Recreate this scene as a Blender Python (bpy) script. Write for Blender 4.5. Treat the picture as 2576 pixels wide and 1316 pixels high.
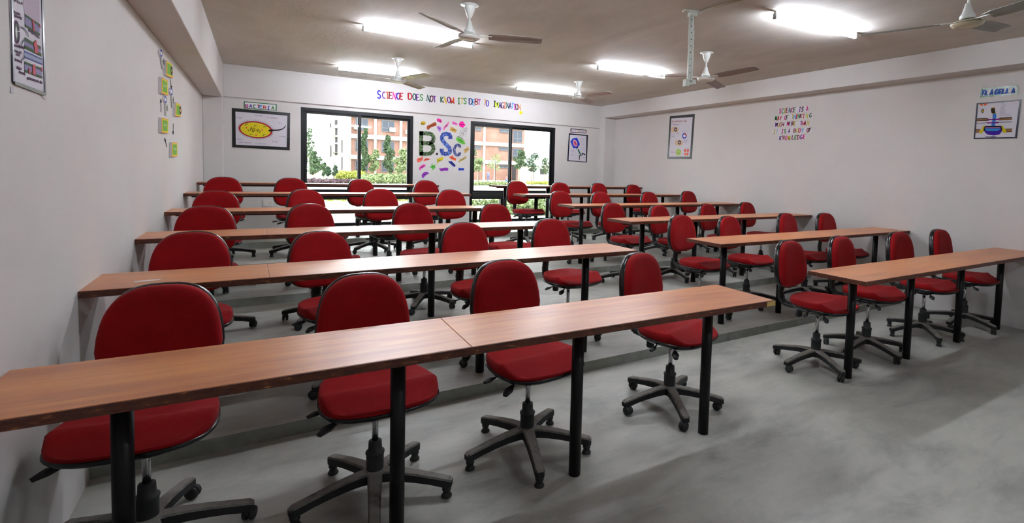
import bpy, bmesh, math, random
from mathutils import Vector, Matrix
PI = math.pi
C = bpy.context.scene.collection
for o in list(bpy.data.objects): bpy.data.objects.remove(o)

# ------------------------------------------------------------------ camera
IW, IH = 2576, 1316
FPX, PX, PY = 1292.67, 1467.28, 504.71
RX, RY, RZ, CH = 0.05436, 0.02950, 0.56631, 1.3607
fwd = Vector((math.sin(RZ)*math.cos(RX), math.cos(RZ)*math.cos(RX), -math.sin(RX)))
r0 = Vector((math.cos(RZ), -math.sin(RZ), 0)); u0 = r0.cross(fwd)
right = math.cos(RY)*r0 + math.sin(RY)*u0
up = -math.sin(RY)*r0 + math.cos(RY)*u0
cam_data = bpy.data.cameras.new('camera'); cam = bpy.data.objects.new('camera', cam_data); C.objects.link(cam)
M = Matrix.Identity(4)
for i in range(3):
    M[i][0], M[i][1], M[i][2] = right[i], up[i], -fwd[i]
M[2][3] = CH
cam.matrix_world = M
cam_data.sensor_fit = 'HORIZONTAL'; cam_data.sensor_width = 36.0
cam_data.lens = FPX/IW*36.0
cam_data.shift_x = (IW/2-PX)/IW
cam_data.shift_y = -(IH/2-PY)/IW
cam_data.clip_start = 0.05; cam_data.clip_end = 400
bpy.context.scene.camera = cam

# ------------------------------------------------------------------ view, world, sun
sc = bpy.context.scene
sc.view_settings.view_transform = 'Standard'; sc.view_settings.look = 'None'
sc.view_settings.gamma = 1.0; sc.view_settings.use_curve_mapping = False
sc.view_settings.exposure = 2.15
SKY, SUN, TUBE = 1.9, 0.35, 42.0
w = bpy.data.worlds.new('sky'); sc.world = w; w.use_nodes = True
bg = w.node_tree.nodes['Background']; bg.inputs[0].default_value = (0.93, 0.965, 1.0, 1); bg.inputs[1].default_value = SKY
sd = bpy.data.lights.new('sun', 'SUN'); sd.energy = SUN; sd.angle = math.radians(1.5); sd.color = (1, .97, .92)
so = bpy.data.objects.new('sun', sd); C.objects.link(so); so.rotation_euler = (math.radians(38), 0, math.radians(-28))

# ------------------------------------------------------------------ measuring: image point -> point on a real plane of the room
def ray(px, py): return fwd + right*((px-PX)/FPX) - up*((py-PY)/FPX)
EYE = Vector((0, 0, CH))
def atY(px, py, y): v = ray(px, py); return EYE + v*(y/v.y)
def atX(px, py, x): v = ray(px, py); return EYE + v*(x/v.x)
def atZ(px, py, z): v = ray(px, py); return EYE + v*((z-CH)/v.z)

# ------------------------------------------------------------------ materials
MATS = {}
def srgb(c):
    return tuple((x/255/12.92 if x/255 <= .04045 else ((x/255+.055)/1.055)**2.4) for x in c) + (1,)
def mat(name, col, rough=.5, metal=0, spec=.5, var=0, vscale=8, stretch=(1,1,1), bump=0, bscale=60, coat=0, emit=None, estr=0, rvar=0, sheen=0, col2=None, bdist=.002):
    if name in MATS: return MATS[name]
    m = bpy.data.materials.new(name); m.use_nodes = True; nt = m.node_tree; b = nt.nodes['Principled BSDF']
    c = srgb(col)
    b.inputs['Base Color'].default_value = c; b.inputs['Roughness'].default_value = rough
    b.inputs['Metallic'].default_value = metal; b.inputs['Specular IOR Level'].default_value = spec
    if coat: b.inputs['Coat Weight'].default_value = coat; b.inputs['Coat Roughness'].default_value = .2
    if sheen: b.inputs['Sheen Weight'].default_value = sheen; b.inputs['Sheen Roughness'].default_value = .5
    if emit: b.inputs['Emission Color'].default_value = srgb(emit); b.inputs['Emission Strength'].default_value = estr
    if var or bump or rvar:
        tc = nt.nodes.new('ShaderNodeTexCoord'); mp = nt.nodes.new('ShaderNodeMapping')
        mp.inputs['Scale'].default_value = stretch; nt.links.new(tc.outputs['Object'], mp.inputs[0])
    if var or rvar:
        n = nt.nodes.new('ShaderNodeTexNoise'); n.inputs['Scale'].default_value = vscale; n.inputs['Detail'].default_value = 8
        n.inputs['Roughness'].default_value = .62
        nt.links.new(mp.outputs[0], n.inputs['Vector'])
    if var:
        rp = nt.nodes.new('ShaderNodeValToRGB')
        c2 = srgb(col2) if col2 else tuple(x*(1-var) for x in c[:3])+(1,)
        c1 = c if col2 else tuple(min(1, x*(1+var*.6)) for x in c[:3])+(1,)
        rp.color_ramp.elements[0].color = c2; rp.color_ramp.elements[0].position = .33
        rp.color_ramp.elements[1].color = c1; rp.color_ramp.elements[1].position = .67
        nt.links.new(n.outputs['Fac'], rp.inputs[0]); nt.links.new(rp.outputs[0], b.inputs['Base Color'])
    if rvar:
        mr = nt.nodes.new('ShaderNodeMapRange'); mr.inputs[3].default_value = max(0, rough-rvar); mr.inputs[4].default_value = rough+rvar
        nt.links.new(n.outputs['Fac'], mr.inputs[0]); nt.links.new(mr.outputs[0], b.inputs['Roughness'])
    if bump:
        n2 = nt.nodes.new('ShaderNodeTexNoise'); n2.inputs['Scale'].default_value = bscale; n2.inputs['Detail'].default_value = 4
        nt.links.new(mp.outputs[0], n2.inputs['Vector'])
        bp = nt.nodes.new('ShaderNodeBump'); bp.inputs['Strength'].default_value = bump; bp.inputs['Distance'].default_value = bdist
        nt.links.new(n2.outputs['Fac'], bp.inputs['Height']); nt.links.new(bp.outputs[0], b.inputs['Normal'])
    MATS[name] = m
    return m

def mixnode(nt, a, b_, fac):
    n = nt.nodes.new('ShaderNodeMix'); n.data_type = 'RGBA'
    for i, v in ((6, a), (7, b_)):
        if isinstance(v, tuple): n.inputs[i].default_value = v
        else: nt.links.new(v, n.inputs[i])
    if isinstance(fac, float): n.inputs[0].default_value = fac
    else: nt.links.new(fac, n.inputs[0])
    return n.outputs[2]
def noise(nt, vec, scale, detail=6, rough=.6, dist=0):
    n = nt.nodes.new('ShaderNodeTexNoise'); n.inputs['Scale'].default_value = scale; n.inputs['Detail'].default_value = detail
    n.inputs['Roughness'].default_value = rough; n.inputs['Distortion'].default_value = dist
    nt.links.new(vec, n.inputs['Vector']); return n.outputs['Fac']
def ramp(nt, fac, stops):
    rp = nt.nodes.new('ShaderNodeValToRGB'); e = rp.color_ramp.elements
    while len(e) < len(stops): e.new(.5)
    for k, (p, c) in enumerate(stops):
        e[k].position = p; e[k].color = c if len(c) == 4 else c+(1,)
    nt.links.new(fac, rp.inputs[0]); return rp.outputs[0]
def mapping(nt, scale=(1,1,1), rot=(0,0,0), out='Object'):
    tc = nt.nodes.new('ShaderNodeTexCoord'); mp = nt.nodes.new('ShaderNodeMapping')
    mp.inputs['Scale'].default_value = scale; mp.inputs['Rotation'].default_value = rot
    nt.links.new(tc.outputs[out], mp.inputs[0]); return mp.outputs[0]
def newmat(name):
    m = bpy.data.materials.new(name); m.use_nodes = True; MATS[name] = m
    return m, m.node_tree, m.node_tree.nodes['Principled BSDF']

def make_floor(name, base, dark, light):
    m, nt, b = newmat(name)
    v = mapping(nt, (1, 1, 1)); vs = mapping(nt, (.8, 1.9, 1), (0, 0, .5))
    n1 = noise(nt, vs, 1.5, 10, .66, .7); n2 = noise(nt, vs, 4.5, 8, .7, .4); n3 = noise(nt, v, 42, 3, .5)
    c = ramp(nt, n1, [(.33, srgb(dark)), (.5, srgb(base)), (.68, srgb(light))])
    c2 = ramp(nt, n2, [(.3, srgb(dark)), (.55, srgb(light))])
    c = mixnode(nt, c, c2, .38)
    # little paint drips
    sp = ramp(nt, n3, [(.735, (0, 0, 0)), (.75, (1, 1, 1))])
    c = mixnode(nt, c, srgb((196, 194, 184)), sp)
    nt.links.new(c, b.inputs['Base Color'])
    r = ramp(nt, n2, [(.3, (.34, .34, .34)), (.7, (.58, .58, .58))]); nt.links.new(r, b.inputs['Roughness'])
    bp = nt.nodes.new('ShaderNodeBump'); bp.inputs['Strength'].default_value = .25; bp.inputs['Distance'].default_value = .003
    nt.links.new(n2, bp.inputs['Height']); nt.links.new(bp.outputs[0], b.inputs['Normal'])
    return m
FLOOR = make_floor('polished_cement', (163, 164, 156), (122, 125, 119), (182, 182, 173))
RISER = mat('riser_cement', (146, 149, 140), .75, var=.22, vscale=9, bump=.4, bscale=40)

def make_wood():
    m, nt, b = newmat('wood_laminate')
    v = mapping(nt, (1.2, 16, 16)); v2 = mapping(nt, (.6, 3.5, 3.5))
    n1 = noise(nt, v, 2.2, 7, .6, .2); n2 = noise(nt, v2, 1.7, 5, .6, .5)
    c = ramp(nt, n1, [(.30, srgb((170, 90, 34))), (.47, srgb((198, 112, 46))), (.6, srgb((212, 132, 60))), (.8, srgb((224, 150, 70)))])
    c = mixnode(nt, c, ramp(nt, n2, [(.35, srgb((168, 94, 44))), (.7, srgb((214, 138, 66)))]), .45)
    nt.links.new(c, b.inputs['Base Color'])
    b.inputs['Roughness'].default_value = .42; b.inputs['Specular IOR Level'].default_value = .9
    b.inputs['Coat Weight'].default_value = .4; b.inputs['Coat Roughness'].default_value = .32
    return m
WOOD = make_wood()
def make_edge():
    m, nt, b = newmat('worn_edge_strip')
    v = mapping(nt, (2.2, 9, 9)); n1 = noise(nt, v, 9, 8, .7, .4)
    c = ramp(nt, n1, [(.42, srgb((74, 34, 20))), (.6, srgb((104, 52, 30))), (.66, srgb((176, 122, 66)))])
    nt.links.new(c, b.inputs['Base Color']); b.inputs['Roughness'].default_value = .5
    return m
EDGE = make_edge()
RAWPLY = mat('raw_board_end', (196, 164, 96), .8, var=.2, vscale=20)

def make_wall(name, col, blot=.06):
    m, nt, b = newmat(name)
    v = mapping(nt, (1, 1, 1)); n1 = noise(nt, v, 1.1, 6, .6); n2 = noise(nt, v, 90, 3, .5)
    c = srgb(col); d = tuple(x*(1-blot) for x in c[:3])+(1,)
    nt.links.new(ramp(nt, n1, [(.35, d), (.65, c)]), b.inputs['Base Color'])
    b.inputs['Roughness'].default_value = .7; b.inputs['Specular IOR Level'].default_value = .3
    bp = nt.nodes.new('ShaderNodeBump'); bp.inputs['Strength'].default_value = .12; bp.inputs['Distance'].default_value = .002
    nt.links.new(n2, bp.inputs['Height']); nt.links.new(bp.outputs[0], b.inputs['Normal'])
    return m
WALL = make_wall('painted_plaster', (208, 205, 202))
def make_ceiling():
    m, nt, b = newmat('ceiling_plaster')
    v = mapping(nt, (1.6, .55, 1), (0, 0, .25)); n1 = noise(nt, v, 1.7, 9, .65, .6); n2 = noise(nt, v, 9, 8, .7, .3)
    c = ramp(nt, n1, [(.3, srgb((184, 180, 172))), (.7, srgb((204, 200, 192)))])
    nt.links.new(c, b.inputs['Base Color']); b.inputs['Roughness'].default_value = .75; b.inputs['Specular IOR Level'].default_value = .3
    bp = nt.nodes.new('ShaderNodeBump'); bp.inputs['Strength'].default_value = .5; bp.inputs['Distance'].default_value = .006
    nt.links.new(n2, bp.inputs['Height']); nt.links.new(bp.outputs[0], b.inputs['Normal'])
    return m
CEIL = make_ceiling()

def make_fabric():
    m, nt, b = newmat('red_fabric')
    v = mapping(nt, (1, 1, 1))
    n1 = noise(nt, v, 7, 5, .6)
    c = ramp(nt, n1, [(.3, srgb((132, 2, 8))), (.7, srgb((152, 5, 12)))])
    nt.links.new(c, b.inputs['Base Color'])
    b.inputs['Roughness'].default_value = .85; b.inputs['Specular IOR Level'].default_value = .2
    b.inputs['Sheen Weight'].default_value = .1; b.inputs['Sheen Tint'].default_value = (1, .5, .5, 1)
    wv = nt.nodes.new('ShaderNodeTexWave'); wv.inputs['Scale'].default_value = 95; wv.bands_direction = 'Z'; nt.links.new(v, wv.inputs['Vector'])
    wx = nt.nodes.new('ShaderNodeTexWave'); wx.inputs['Scale'].default_value = 95; wx.bands_direction = 'X'; nt.links.new(v, wx.inputs['Vector'])
    ad = nt.nodes.new('ShaderNodeMath'); nt.links.new(wv.outputs['Fac'], ad.inputs[0]); nt.links.new(wx.outputs['Fac'], ad.inputs[1])
    bp = nt.nodes.new('ShaderNodeBump'); bp.inputs['Strength'].default_value = .22; bp.inputs['Distance'].default_value = .001
    nt.links.new(ad.outputs[0], bp.inputs['Height']); nt.links.new(bp.outputs[0], b.inputs['Normal'])
    return m
FABRIC = make_fabric()
SHELL = mat('black_plastic_shell', (18, 19, 20), .25, spec=.55)
PLASTIC = mat('dusty_black_plastic', (44, 46, 46), .6, var=1, vscale=6, col2=(24, 26, 27), rvar=.1)
def make_dusty():
    # black plastic with dust lying on its upward faces (real dust: settles on tops)
    m, nt, b = newmat('dust_topped_plastic')
    g = nt.nodes.new('ShaderNodeNewGeometry'); s = nt.nodes.new('ShaderNodeSeparateXYZ'); nt.links.new(g.outputs['Normal'], s.inputs[0])
    n1 = noise(nt, mapping(nt), 26, 6, .65)
    mm = nt.nodes.new('ShaderNodeMath'); mm.operation = 'MULTIPLY'; nt.links.new(s.outputs['Z'], mm.inputs[0]); nt.links.new(n1, mm.inputs[1])
    c = ramp(nt, mm.outputs[0], [(.14, srgb((24, 26, 27))), (.45, srgb((122, 118, 110)))])
    nt.links.new(c, b.inputs['Base Color']); b.inputs['Roughness'].default_value = .7
    return m
DUSTY = make_dusty()
CHROME = mat('chrome', (200, 200, 202), .16, metal=1)
LEG = mat('black_painted_steel', (11, 13, 15), .42, spec=.3, var=1, vscale=11, col2=(9, 10, 12), rvar=.12)
RUBBER = mat('black_rubber', (44, 48, 47), .42)
WHITEP = mat('white_enamel', (216, 218, 212), .32, spec=.5)
CREAM = mat('yellowed_enamel', (200, 192, 164), .35, spec=.5)
BLADE = mat('brown_grey_blade', (150, 140, 134), .42, var=.3, vscale=5, stretch=(1, 8, 1))
BLADE2 = mat('grey_green_blade', (128, 130, 118), .42, var=.2, vscale=5)
STEELW = mat('white_steel', (190, 196, 186), .42, spec=.5)
DARK = mat('dark_gap', (16, 16, 16), .7)
GREYM = mat('galvanised_box', (128, 130, 126), .5, var=.2, vscale=14)
WFRAME = mat('black_aluminium_frame', (9, 12, 15), .42, spec=.35)
WFRAME2 = mat('dark_green_sill_rail', (24, 29, 25), .45)
SOCKET = mat('white_socket_plastic', (214, 212, 206), .4)
TUBEM = mat('tube_glow', (255, 255, 255), .4, emit=(236, 242, 255), estr=TUBE)
def make_glass():
    m, nt, b = newmat('window_glass'); nt.nodes.remove(b)
    out = nt.nodes['Material Output']
    tr = nt.nodes.new('ShaderNodeBsdfTransparent'); tr.inputs[0].default_value = (.96, .98, .97, 1)
    gl = nt.nodes.new('ShaderNodeBsdfGlossy'); gl.inputs['Roughness'].default_value = .02
    fr = nt.nodes.new('ShaderNodeFresnel'); fr.inputs[0].default_value = 1.45
    mx = nt.nodes.new('ShaderNodeMixShader'); nt.links.new(fr.outputs[0], mx.inputs[0]); nt.links.new(tr.outputs[0], mx.inputs[1]); nt.links.new(gl.outputs[0], mx.inputs[2])
    nt.links.new(mx.outputs[0], out.inputs[0]); return m
GLASS = make_glass()
def paint(rgb, rough=.75): return mat('ink_%d_%d_%d' % rgb, rgb, rough, spec=.25)
PAPER = mat('white_paper', (206, 203, 212), .7, spec=.25)
WPAPER = mat('bright_white_paper', (222, 222, 224), .7, spec=.25)
TAPEB = mat('black_shiny_tape', (14, 15, 18), .22, spec=.6, bump=.6, bscale=50)
TAPEN = mat('navy_shiny_tape', (14, 22, 48), .25, spec=.6)
TAPEG = mat('green_foil_tape', (20, 110, 52), .2, spec=.8, bump=.8, bscale=70)

# ------------------------------------------------------------------ mesh helpers
class MB:
    def __init__(s): s.v, s.f, s.m, s.smooth = [], [], [], []
    def add(s, vs, fs, mi=0, sm=False):
        b = len(s.v); s.v += [tuple(x) for x in vs]
        for f in fs: s.f.append([b+i for i in f]); s.m.append(mi); s.smooth.append(sm)
    def box(s, x0, x1, y0, y1, z0, z1, mi=0):
        s.add([(x0,y0,z0),(x1,y0,z0),(x1,y1,z0),(x0,y1,z0),(x0,y0,z1),(x1,y0,z1),(x1,y1,z1),(x0,y1,z1)],
              [(0,3,2,1),(4,5,6,7),(0,1,5,4),(1,2,6,5),(2,3,7,6),(3,0,4,7)], mi)
    def lathe(s, prof, c=(0,0,0), n=20, mi=0, axis='z', sm=True, cap=True):
        vs = []
        for r, z in prof:
            for k in range(n):
                a = 2*PI*k/n; p = (r*math.cos(a), r*math.sin(a), z)
                if axis == 'x': p = (z, r*math.cos(a), r*math.sin(a))
                if axis == 'y': p = (r*math.sin(a), z, r*math.cos(a))
                vs.append((c[0]+p[0], c[1]+p[1], c[2]+p[2]))
        fs = []
        for i in range(len(prof)-1):
            for k in range(n):
                k2 = (k+1) % n; fs.append((i*n+k, i*n+k2, (i+1)*n+k2, (i+1)*n+k))
        s.add(vs, fs, mi, sm)
        if cap:
            b = len(s.v)-len(vs)
            for i, rev in ((0, True), (len(prof)-1, False)):
                if prof[i][0] > 1e-6:
                    ring = [b+i*n+k for k in range(n)]
                    s.f.append(ring[::-1] if rev else ring); s.m.append(mi); s.smooth.append(False)
    def tube(s, pts, rad, n=8, mi=0, cap=True, flat=1.0, sm=True, upv=None):
        pts = [Vector(p) for p in pts]; rr = rad if isinstance(rad, (list, tuple)) else [rad]*len(pts)
        vs = []; pu = None
        for i, p in enumerate(pts):
            t = (pts[min(i+1, len(pts)-1)]-pts[max(i-1, 0)]).normalized()
            if pu is None:
                a = Vector(upv) if upv else (Vector((0,0,1)) if abs(t.z) < .9 else Vector((0,1,0)))
            else: a = pu
            u_ = (a-t*a.dot(t)).normalized(); v_ = t.cross(u_); pu = u_
            for k in range(n):
                an = 2*PI*k/n
                vs.append(p+u_*(math.cos(an)*rr[i]*flat)+v_*(math.sin(an)*rr[i]))
        fs = []
        for i in range(len(pts)-1):
            for k in range(n):
                k2 = (k+1) % n; fs.append((i*n+k, (i+1)*n+k, (i+1)*n+k2, i*n+k2))
        if cap: fs += [tuple(range(n)), tuple(range(len(pts)*n-1, (len(pts)-1)*n-1, -1))]
        s.add(vs, fs, mi, sm)
    def prism(s, poly, O, e1, e2, h0, h1, mi=0):
        nn = e1.cross(e2).normalized()
        if sum(poly[i][0]*poly[(i+1)%len(poly)][1]-poly[(i+1)%len(poly)][0]*poly[i][1] for i in range(len(poly))) < 0: poly = poly[::-1]
        n = len(poly); vs = [O+e1*a+e2*b+nn*h for h in (h0, h1) for a, b in poly]
        s.add(vs, [tuple(range(n-1, -1, -1)), tuple(range(n, 2*n))] + [(k, (k+1) % n, n+(k+1) % n, n+k) for k in range(n)], mi)
    def build(s, name, mats, parent=None, bevel=0, seg=2, loc=None):
        me = bpy.data.meshes.new(name); me.from_pydata(s.v, [], s.f)
        if not isinstance(mats, (list, tuple)): mats = [mats]
        for m in mats: me.materials.append(m)
        me.polygons.foreach_set('material_index', s.m); me.polygons.foreach_set('use_smooth', s.smooth)
        me.update(); me.validate()
        o = bpy.data.objects.new(name, me); C.objects.link(o)
        if parent: o.parent = parent
        if loc: o.location = loc
        if bevel:
            bm = bmesh.new(); bm.from_mesh(me); bmesh.ops.remove_doubles(bm, verts=bm.verts, dist=1e-5)
            ed = [e for e in bm.edges if len(e.link_faces) == 2 and e.calc_face_angle(0) > .6]
            bmesh.ops.bevel(bm, geom=ed, offset=bevel, segments=seg, affect='EDGES', profile=.5)
            bm.to_mesh(me); bm.free()
        return o
def thing(name, label, cat, loc=(0,0,0), rz=0, group=None):
    o = bpy.data.objects.new(name, None); C.objects.link(o); o.empty_display_size = .1
    o.location = loc; o.rotation_euler = (0, 0, rz); o['label'] = label; o['category'] = cat
    if group: o['group'] = group
    return o
def tag(o, label, cat, group=None):
    o['label'] = label; o['category'] = cat
    if group: o['group'] = group
    return o
def struct(o): o['kind'] = 'structure'; return o
# ------------------------------------------------------------------ the room
XL, XR, YF, YB = -0.605, 6.108, -3.2, 8.70
ZC, ZB, ZR, BW, BR, YC = 2.706, 2.234, 2.465, .216, .255, 8.483
RIS = [2.880, 4.005, 5.136, 6.422, 7.640]
TR = [0, .071, .146, .217, .288, .361]
def tread_at(y): return TR[sum(1 for r in RIS if y > r)]
m = MB(); ys = [YF-.2] + RIS + [YB+.2]
random.seed(4)
NX = 60
for k in range(6):
    z = TR[k]; ya, yb = ys[k], ys[k+1]
    m.add([(XL-.2,ya,z),(XR+.2,ya,z),(XR+.2,yb,z),(XL-.2,yb,z)], [(0,1,2,3)], 0)
    if k:
        m.add([(XL-.2,ya,TR[k-1]),(XR+.2,ya,TR[k-1]),(XR+.2,ya,z),(XL-.2,ya,z)], [(0,1,2,3)], 1)
m.add([(XL-.2,YF-.2,-.25),(XR+.2,YF-.2,-.25),(XR+.2,YB+.2,-.25),(XL-.2,YB+.2,-.25)], [(3,2,1,0)], 0)
m.add([(XL-.2,YB+.2,-.25),(XR+.2,YB+.2,-.25),(XR+.2,YB+.2,TR[5]),(XL-.2,YB+.2,TR[5])], [(0,1,2,3)], 1)
struct(m.build('floor', [FLOOR, RISER]))
m = MB(); m.box(XL-.2, XR+.2, YF-.2, YB+.2, ZC, ZC+.15)
struct(m.build('ceiling', CEIL))
m = MB(); m.box(XL-.2, XL, YF-.2, YB+.2, -.2, ZC); struct(m.build('wall_left', WALL))
m = MB(); m.box(XR, XR+.2, YF-.2, YB+.2, -.2, ZC); struct(m.build('wall_right', WALL))
# front wall behind the camera
m = MB(); m.box(XL, XR, YF-.2, YF, 0, ZC); struct(m.build('wall_front', WALL))
m = MB(); m.box(XL, XL+BW, YF, YB, ZB, ZC); struct(m.build('trim_1', WALL, bevel=.006))
m = MB(); m.box(XR-BR, XR, YF, YB, ZR, ZC); struct(m.build('trim_2', WALL, bevel=.006))
m = MB(); m.box(XL, XL+BW, YC, YB, TR[5], ZB); struct(m.build('trim_3', WALL, bevel=.006))
m = MB(); m.box(XR-BR, XR, YC, YB, TR[5], ZR); struct(m.build('trim_4', WALL, bevel=.006))
# back wall with two window openings; the beam above stands a little proud
W1 = (.548, 2.175); W2 = (3.155, 4.850); WZ0, WZ1 = .425, 2.205
m = MB()
m.box(XL, W1[0], YB, YB+.2, 0, ZC); m.box(W1[1], W2[0], YB, YB+.2, 0, ZC); m.box(W2[1], XR, YB, YB+.2, 0, ZC)
for a, b in (W1, W2):
    m.box(a, b, YB, YB+.2, 0, WZ0); m.box(a, b, YB, YB+.2, WZ1, ZC)
struct(m.build('wall_back', WALL))
m = MB(); m.box(XL+BW, XR-BR, YB-.035, YB, 2.262, ZC); struct(m.build('trim_5', WALL, bevel=.004))
m = MB()
for a, b in (W1, W2): m.box(a-.02, b+.02, YB-.03, YB+.0, WZ0-.035, WZ0-.004)
struct(m.build('trim_6', mat('stone_sill', (176, 178, 178), .5), bevel=.003))

def window(n, x0, x1, mid, low):
    root = bpy.data.objects.new('window_%d' % n, None); C.objects.link(root); root.location = ((x0+x1)/2, YB+.05, WZ0); root['kind'] = 'structure'
    X0, X1 = x0-(x0+x1)/2, x1-(x0+x1)/2; Mx = mid-(x0+x1)/2; Lx = low-(x0+x1)/2; H = WZ1-WZ0
    zt0, zt1 = .408, .535
    f = MB(); d0, d1 = -.045, .055
    f.box(X0, X0+.05, d0, d1, 0, H); f.box(X1-.05, X1, d0, d1, 0, H); f.box(X0+.05, X1-.05, d0, d1, H-.055, H); f.box(X0+.05, X1-.05, d0, d1, 0, .045)
    f.build('window_frame', WFRAME, root, bevel=.003)
    f = MB(); f.box(X0+.05, X1-.05, d0, d1, zt0, zt1); f.box(X0+.05, X1-.05, d0-.012, d0, zt0+.03, zt1-.035); f.build('transom_rail', WFRAME2, root, bevel=.003)
    f = MB(); f.box(Lx-.035, Lx+.035, d0+.01, d1, .045, zt0); f.build('mullion', WFRAME, root, bevel=.003)
    for sx0, sx1, dd in ((X0+.05, Mx+.025, -.02), (Mx-.02, X1-.05, .018)):
        s = MB(); w_ = .032
        s.box(sx0, sx0+w_, dd-.014, dd+.014, zt1, H-.055); s.box(sx1-w_, sx1, dd-.014, dd+.014, zt1, H-.055)
        s.box(sx0+w_, sx1-w_, dd-.014, dd+.014, zt1, zt1+.03); s.box(sx0+w_, sx1-w_, dd-.014, dd+.014, H-.085, H-.055)
        so_ = s.build('sliding_sash', WFRAME, root)
        g = MB(); g.box(sx0+w_, sx1-w_, dd-.002, dd+.002, zt1+.03, H-.085); g.build('glass_pane', GLASS, so_)
    g = MB(); g.box(X0+.05, X1-.05, .018, .022, .045, zt0); g.build('glass_pane', GLASS, root)
    return root
window(1, W1[0], W1[1], 1.355, 1.35)
window(2, W2[0], W2[1], 3.93, 3.79)

# ------------------------------------------------------------------ ceiling lamps
def tube_lamp(x0, x1, y, label, y1=None):
    y1 = y if y1 is None else y1
    L = x1-x0; ang = math.atan2(y1-y, L)
    t = thing('tube_light', label, 'ceiling lamp', (x0, y, ZC), ang, 'fluorescent tube lights')
    f = MB(); f.box(0, L, -.013, .013, -.016, 0); f.build('batten', WHITEP, t, bevel=.003)
    for x in (-.004, L-.012):
        f = MB(); f.box(x, x+.016, -.014, .014, -.062, -.016); f.build('lamp_holder', GREYM, t, bevel=.002)
    f = MB(); f.lathe([(.0, .012), (.013, .013), (.013, L-.013), (0, L-.012)], (0, 0, -.045), 14, axis='x', cap=False)
    f.build('fluorescent_tube', TUBEM, t)
    return t
tube_lamp(.852, 1.941, 5.335, 'lit fluorescent tube light on the ceiling behind the nearest left ceiling fan')
tube_lamp(.924, 1.974, 7.72, 'lit fluorescent tube light on the ceiling above the left window', 7.60)
tube_lamp(3.574, 4.604, 5.38, 'lit fluorescent tube light left of the hanging projector pole', 5.30)
tube_lamp(3.481, 4.505, 7.56, 'lit fluorescent tube light above the right window', 7.45)
tube_lamp(3.531, 4.597, 2.76, 'lit fluorescent tube light nearest the camera, right of the projector pole', 2.70)
tube_lamp(.90, 1.95, 2.70, 'added unseen fluorescent tube light overhead in the front left, above the picture')  # out of view: continues the tube grid, added to light the front desks
tube_lamp(2.2, 3.25, -.9, 'added unseen fluorescent tube light over the teacher end of the room')  # unseen extra tube behind the camera, added to brighten the front

# ------------------------------------------------------------------ ceiling fans
def fan(x, y, zm, R, th, label, tilt=(0, 0), bm=BLADE, om=WHITEP, dirty=None):
    t = thing('ceiling_fan', label, 'ceiling fan', (x, y, ZC), 0, 'three-blade ceiling fans')
    D = ZC-zm
    f = MB(); f.lathe([(.0, 0), (.072, 0), (.072, -.004), (.042, -.008), (.043, -.020), (.041, -.036), (.031, -.065), (.016, -.105), (.012, -.107)], n=28); f.build('canopy', om, t)
    f = MB(); f.lathe([(.0085, -.09), (.0085, -(D-.085))], n=12); f.build('down_rod', om, t)
    hd = bpy.data.objects.new('fan_motor', None)
    f = MB()
    f.lathe([(.012, .125), (.016, .12), (.020, .10), (.033, .062), (.043, .048), (.046, .026), (.042, .024)], n=28)
    f.lathe([(.036, .024), (.036, .010)], n=24, mi=1)
    body = f.build('motor_cover', [om, DARK], t); body.location = (0, 0, -D); body.rotation_euler = (tilt[0], tilt[1], 0)
    f = MB(); f.lathe([(.0, .0145), (.074, .014), (.088, .009), (.094, 0), (.092, -.010), (.08, -.022), (.06, -.030), (.057, -.027), (.024, -.031), (.0, -.032)], n=36)
    f.build('motor_housing', dirty or om, body)
    f = MB(); f.lathe([(.0942, .0015), (.0952, 0), (.0942, -.0015)], n=36, cap=False); f.build('trim_ring', mat('fan_ring', (60, 70, 58), .3), body)
    for k in range(3):
        a = th+k*2*PI/3; b = MB(); n = 10; prof = []
        for i in range(n+1):
            s = i/n; r = .155+(R-.155)*s; wd = (.042+.018*min(1, s*5)) if s < .2 else .060-.005*s
            if i == n: wd *= .8
            if i == n: r = R
            prof.append((r, wd))
        vs = []
        for r, wd in prof:
            for (c, h) in ((-1, 0), (-.33, .0055), (.4, .0055), (1, 0)):
                yy = wd*c; zz = h+yy*-.21+.008
                vs.append((r, yy, zz))
        N = len(vs); vs += [(p[0], p[1], p[2]-.0022) for p in vs]; fs = []
        for i in range(n):
            for j in range(3):
                q = (i*4+j, i*4+j+1, (i+1)*4+j+1, (i+1)*4+j); fs.append(q[::-1]); fs.append(tuple(z+N for z in q))
        for i in range(n):
            fs.append((i*4, (i+1)*4, (i+1)*4+N, i*4+N)); fs.append((i*4+3, i*4+3+N, (i+1)*4+3+N, (i+1)*4+3))
        fs.append((0, N, 1+N, 1)); fs.append((1, 1+N, 2+N, 2)); fs.append((2, 2+N, 3+N, 3))
        e = n*4; fs += [(e, e+1, e+1+N, e+N), (e+1, e+2, e+2+N, e+1+N), (e+2, e+3, e+3+N, e+2+N)]
        b.add(vs, fs, 0, False)
        bo = b.build('blade', bm, body); bo.rotation_euler = (0, 0, a)
        g = MB(); g.box(.075, .185, -.015, .015, .008, .0125); g.lathe([(.005, .0), (.005, .004), (0, .005)], (.17, .007, .012), 8); g.lathe([(.005, .0), (.005, .004), (0, .005)], (.17, -.007, .012), 8)
        g.build('blade_arm', om, bo)
    return t
fan(1.480, 4.150, 2.452, .60, 1.71, 'white ceiling fan nearest on the left, one blade crossing the lit tube')
fan(1.480, 6.70, 2.436, .66, .84, 'white ceiling fan above the left half of the back wall quotation', bm=mat('cream_blade', (168, 160, 140), .42, var=.3, vscale=6))
fan(4.040, 6.57, 2.474, .68, .69, 'white ceiling fan above the right window, furthest back on the right', bm=mat('pinkish_blade', (164, 148, 146), .42, var=.1, vscale=6))
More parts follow.
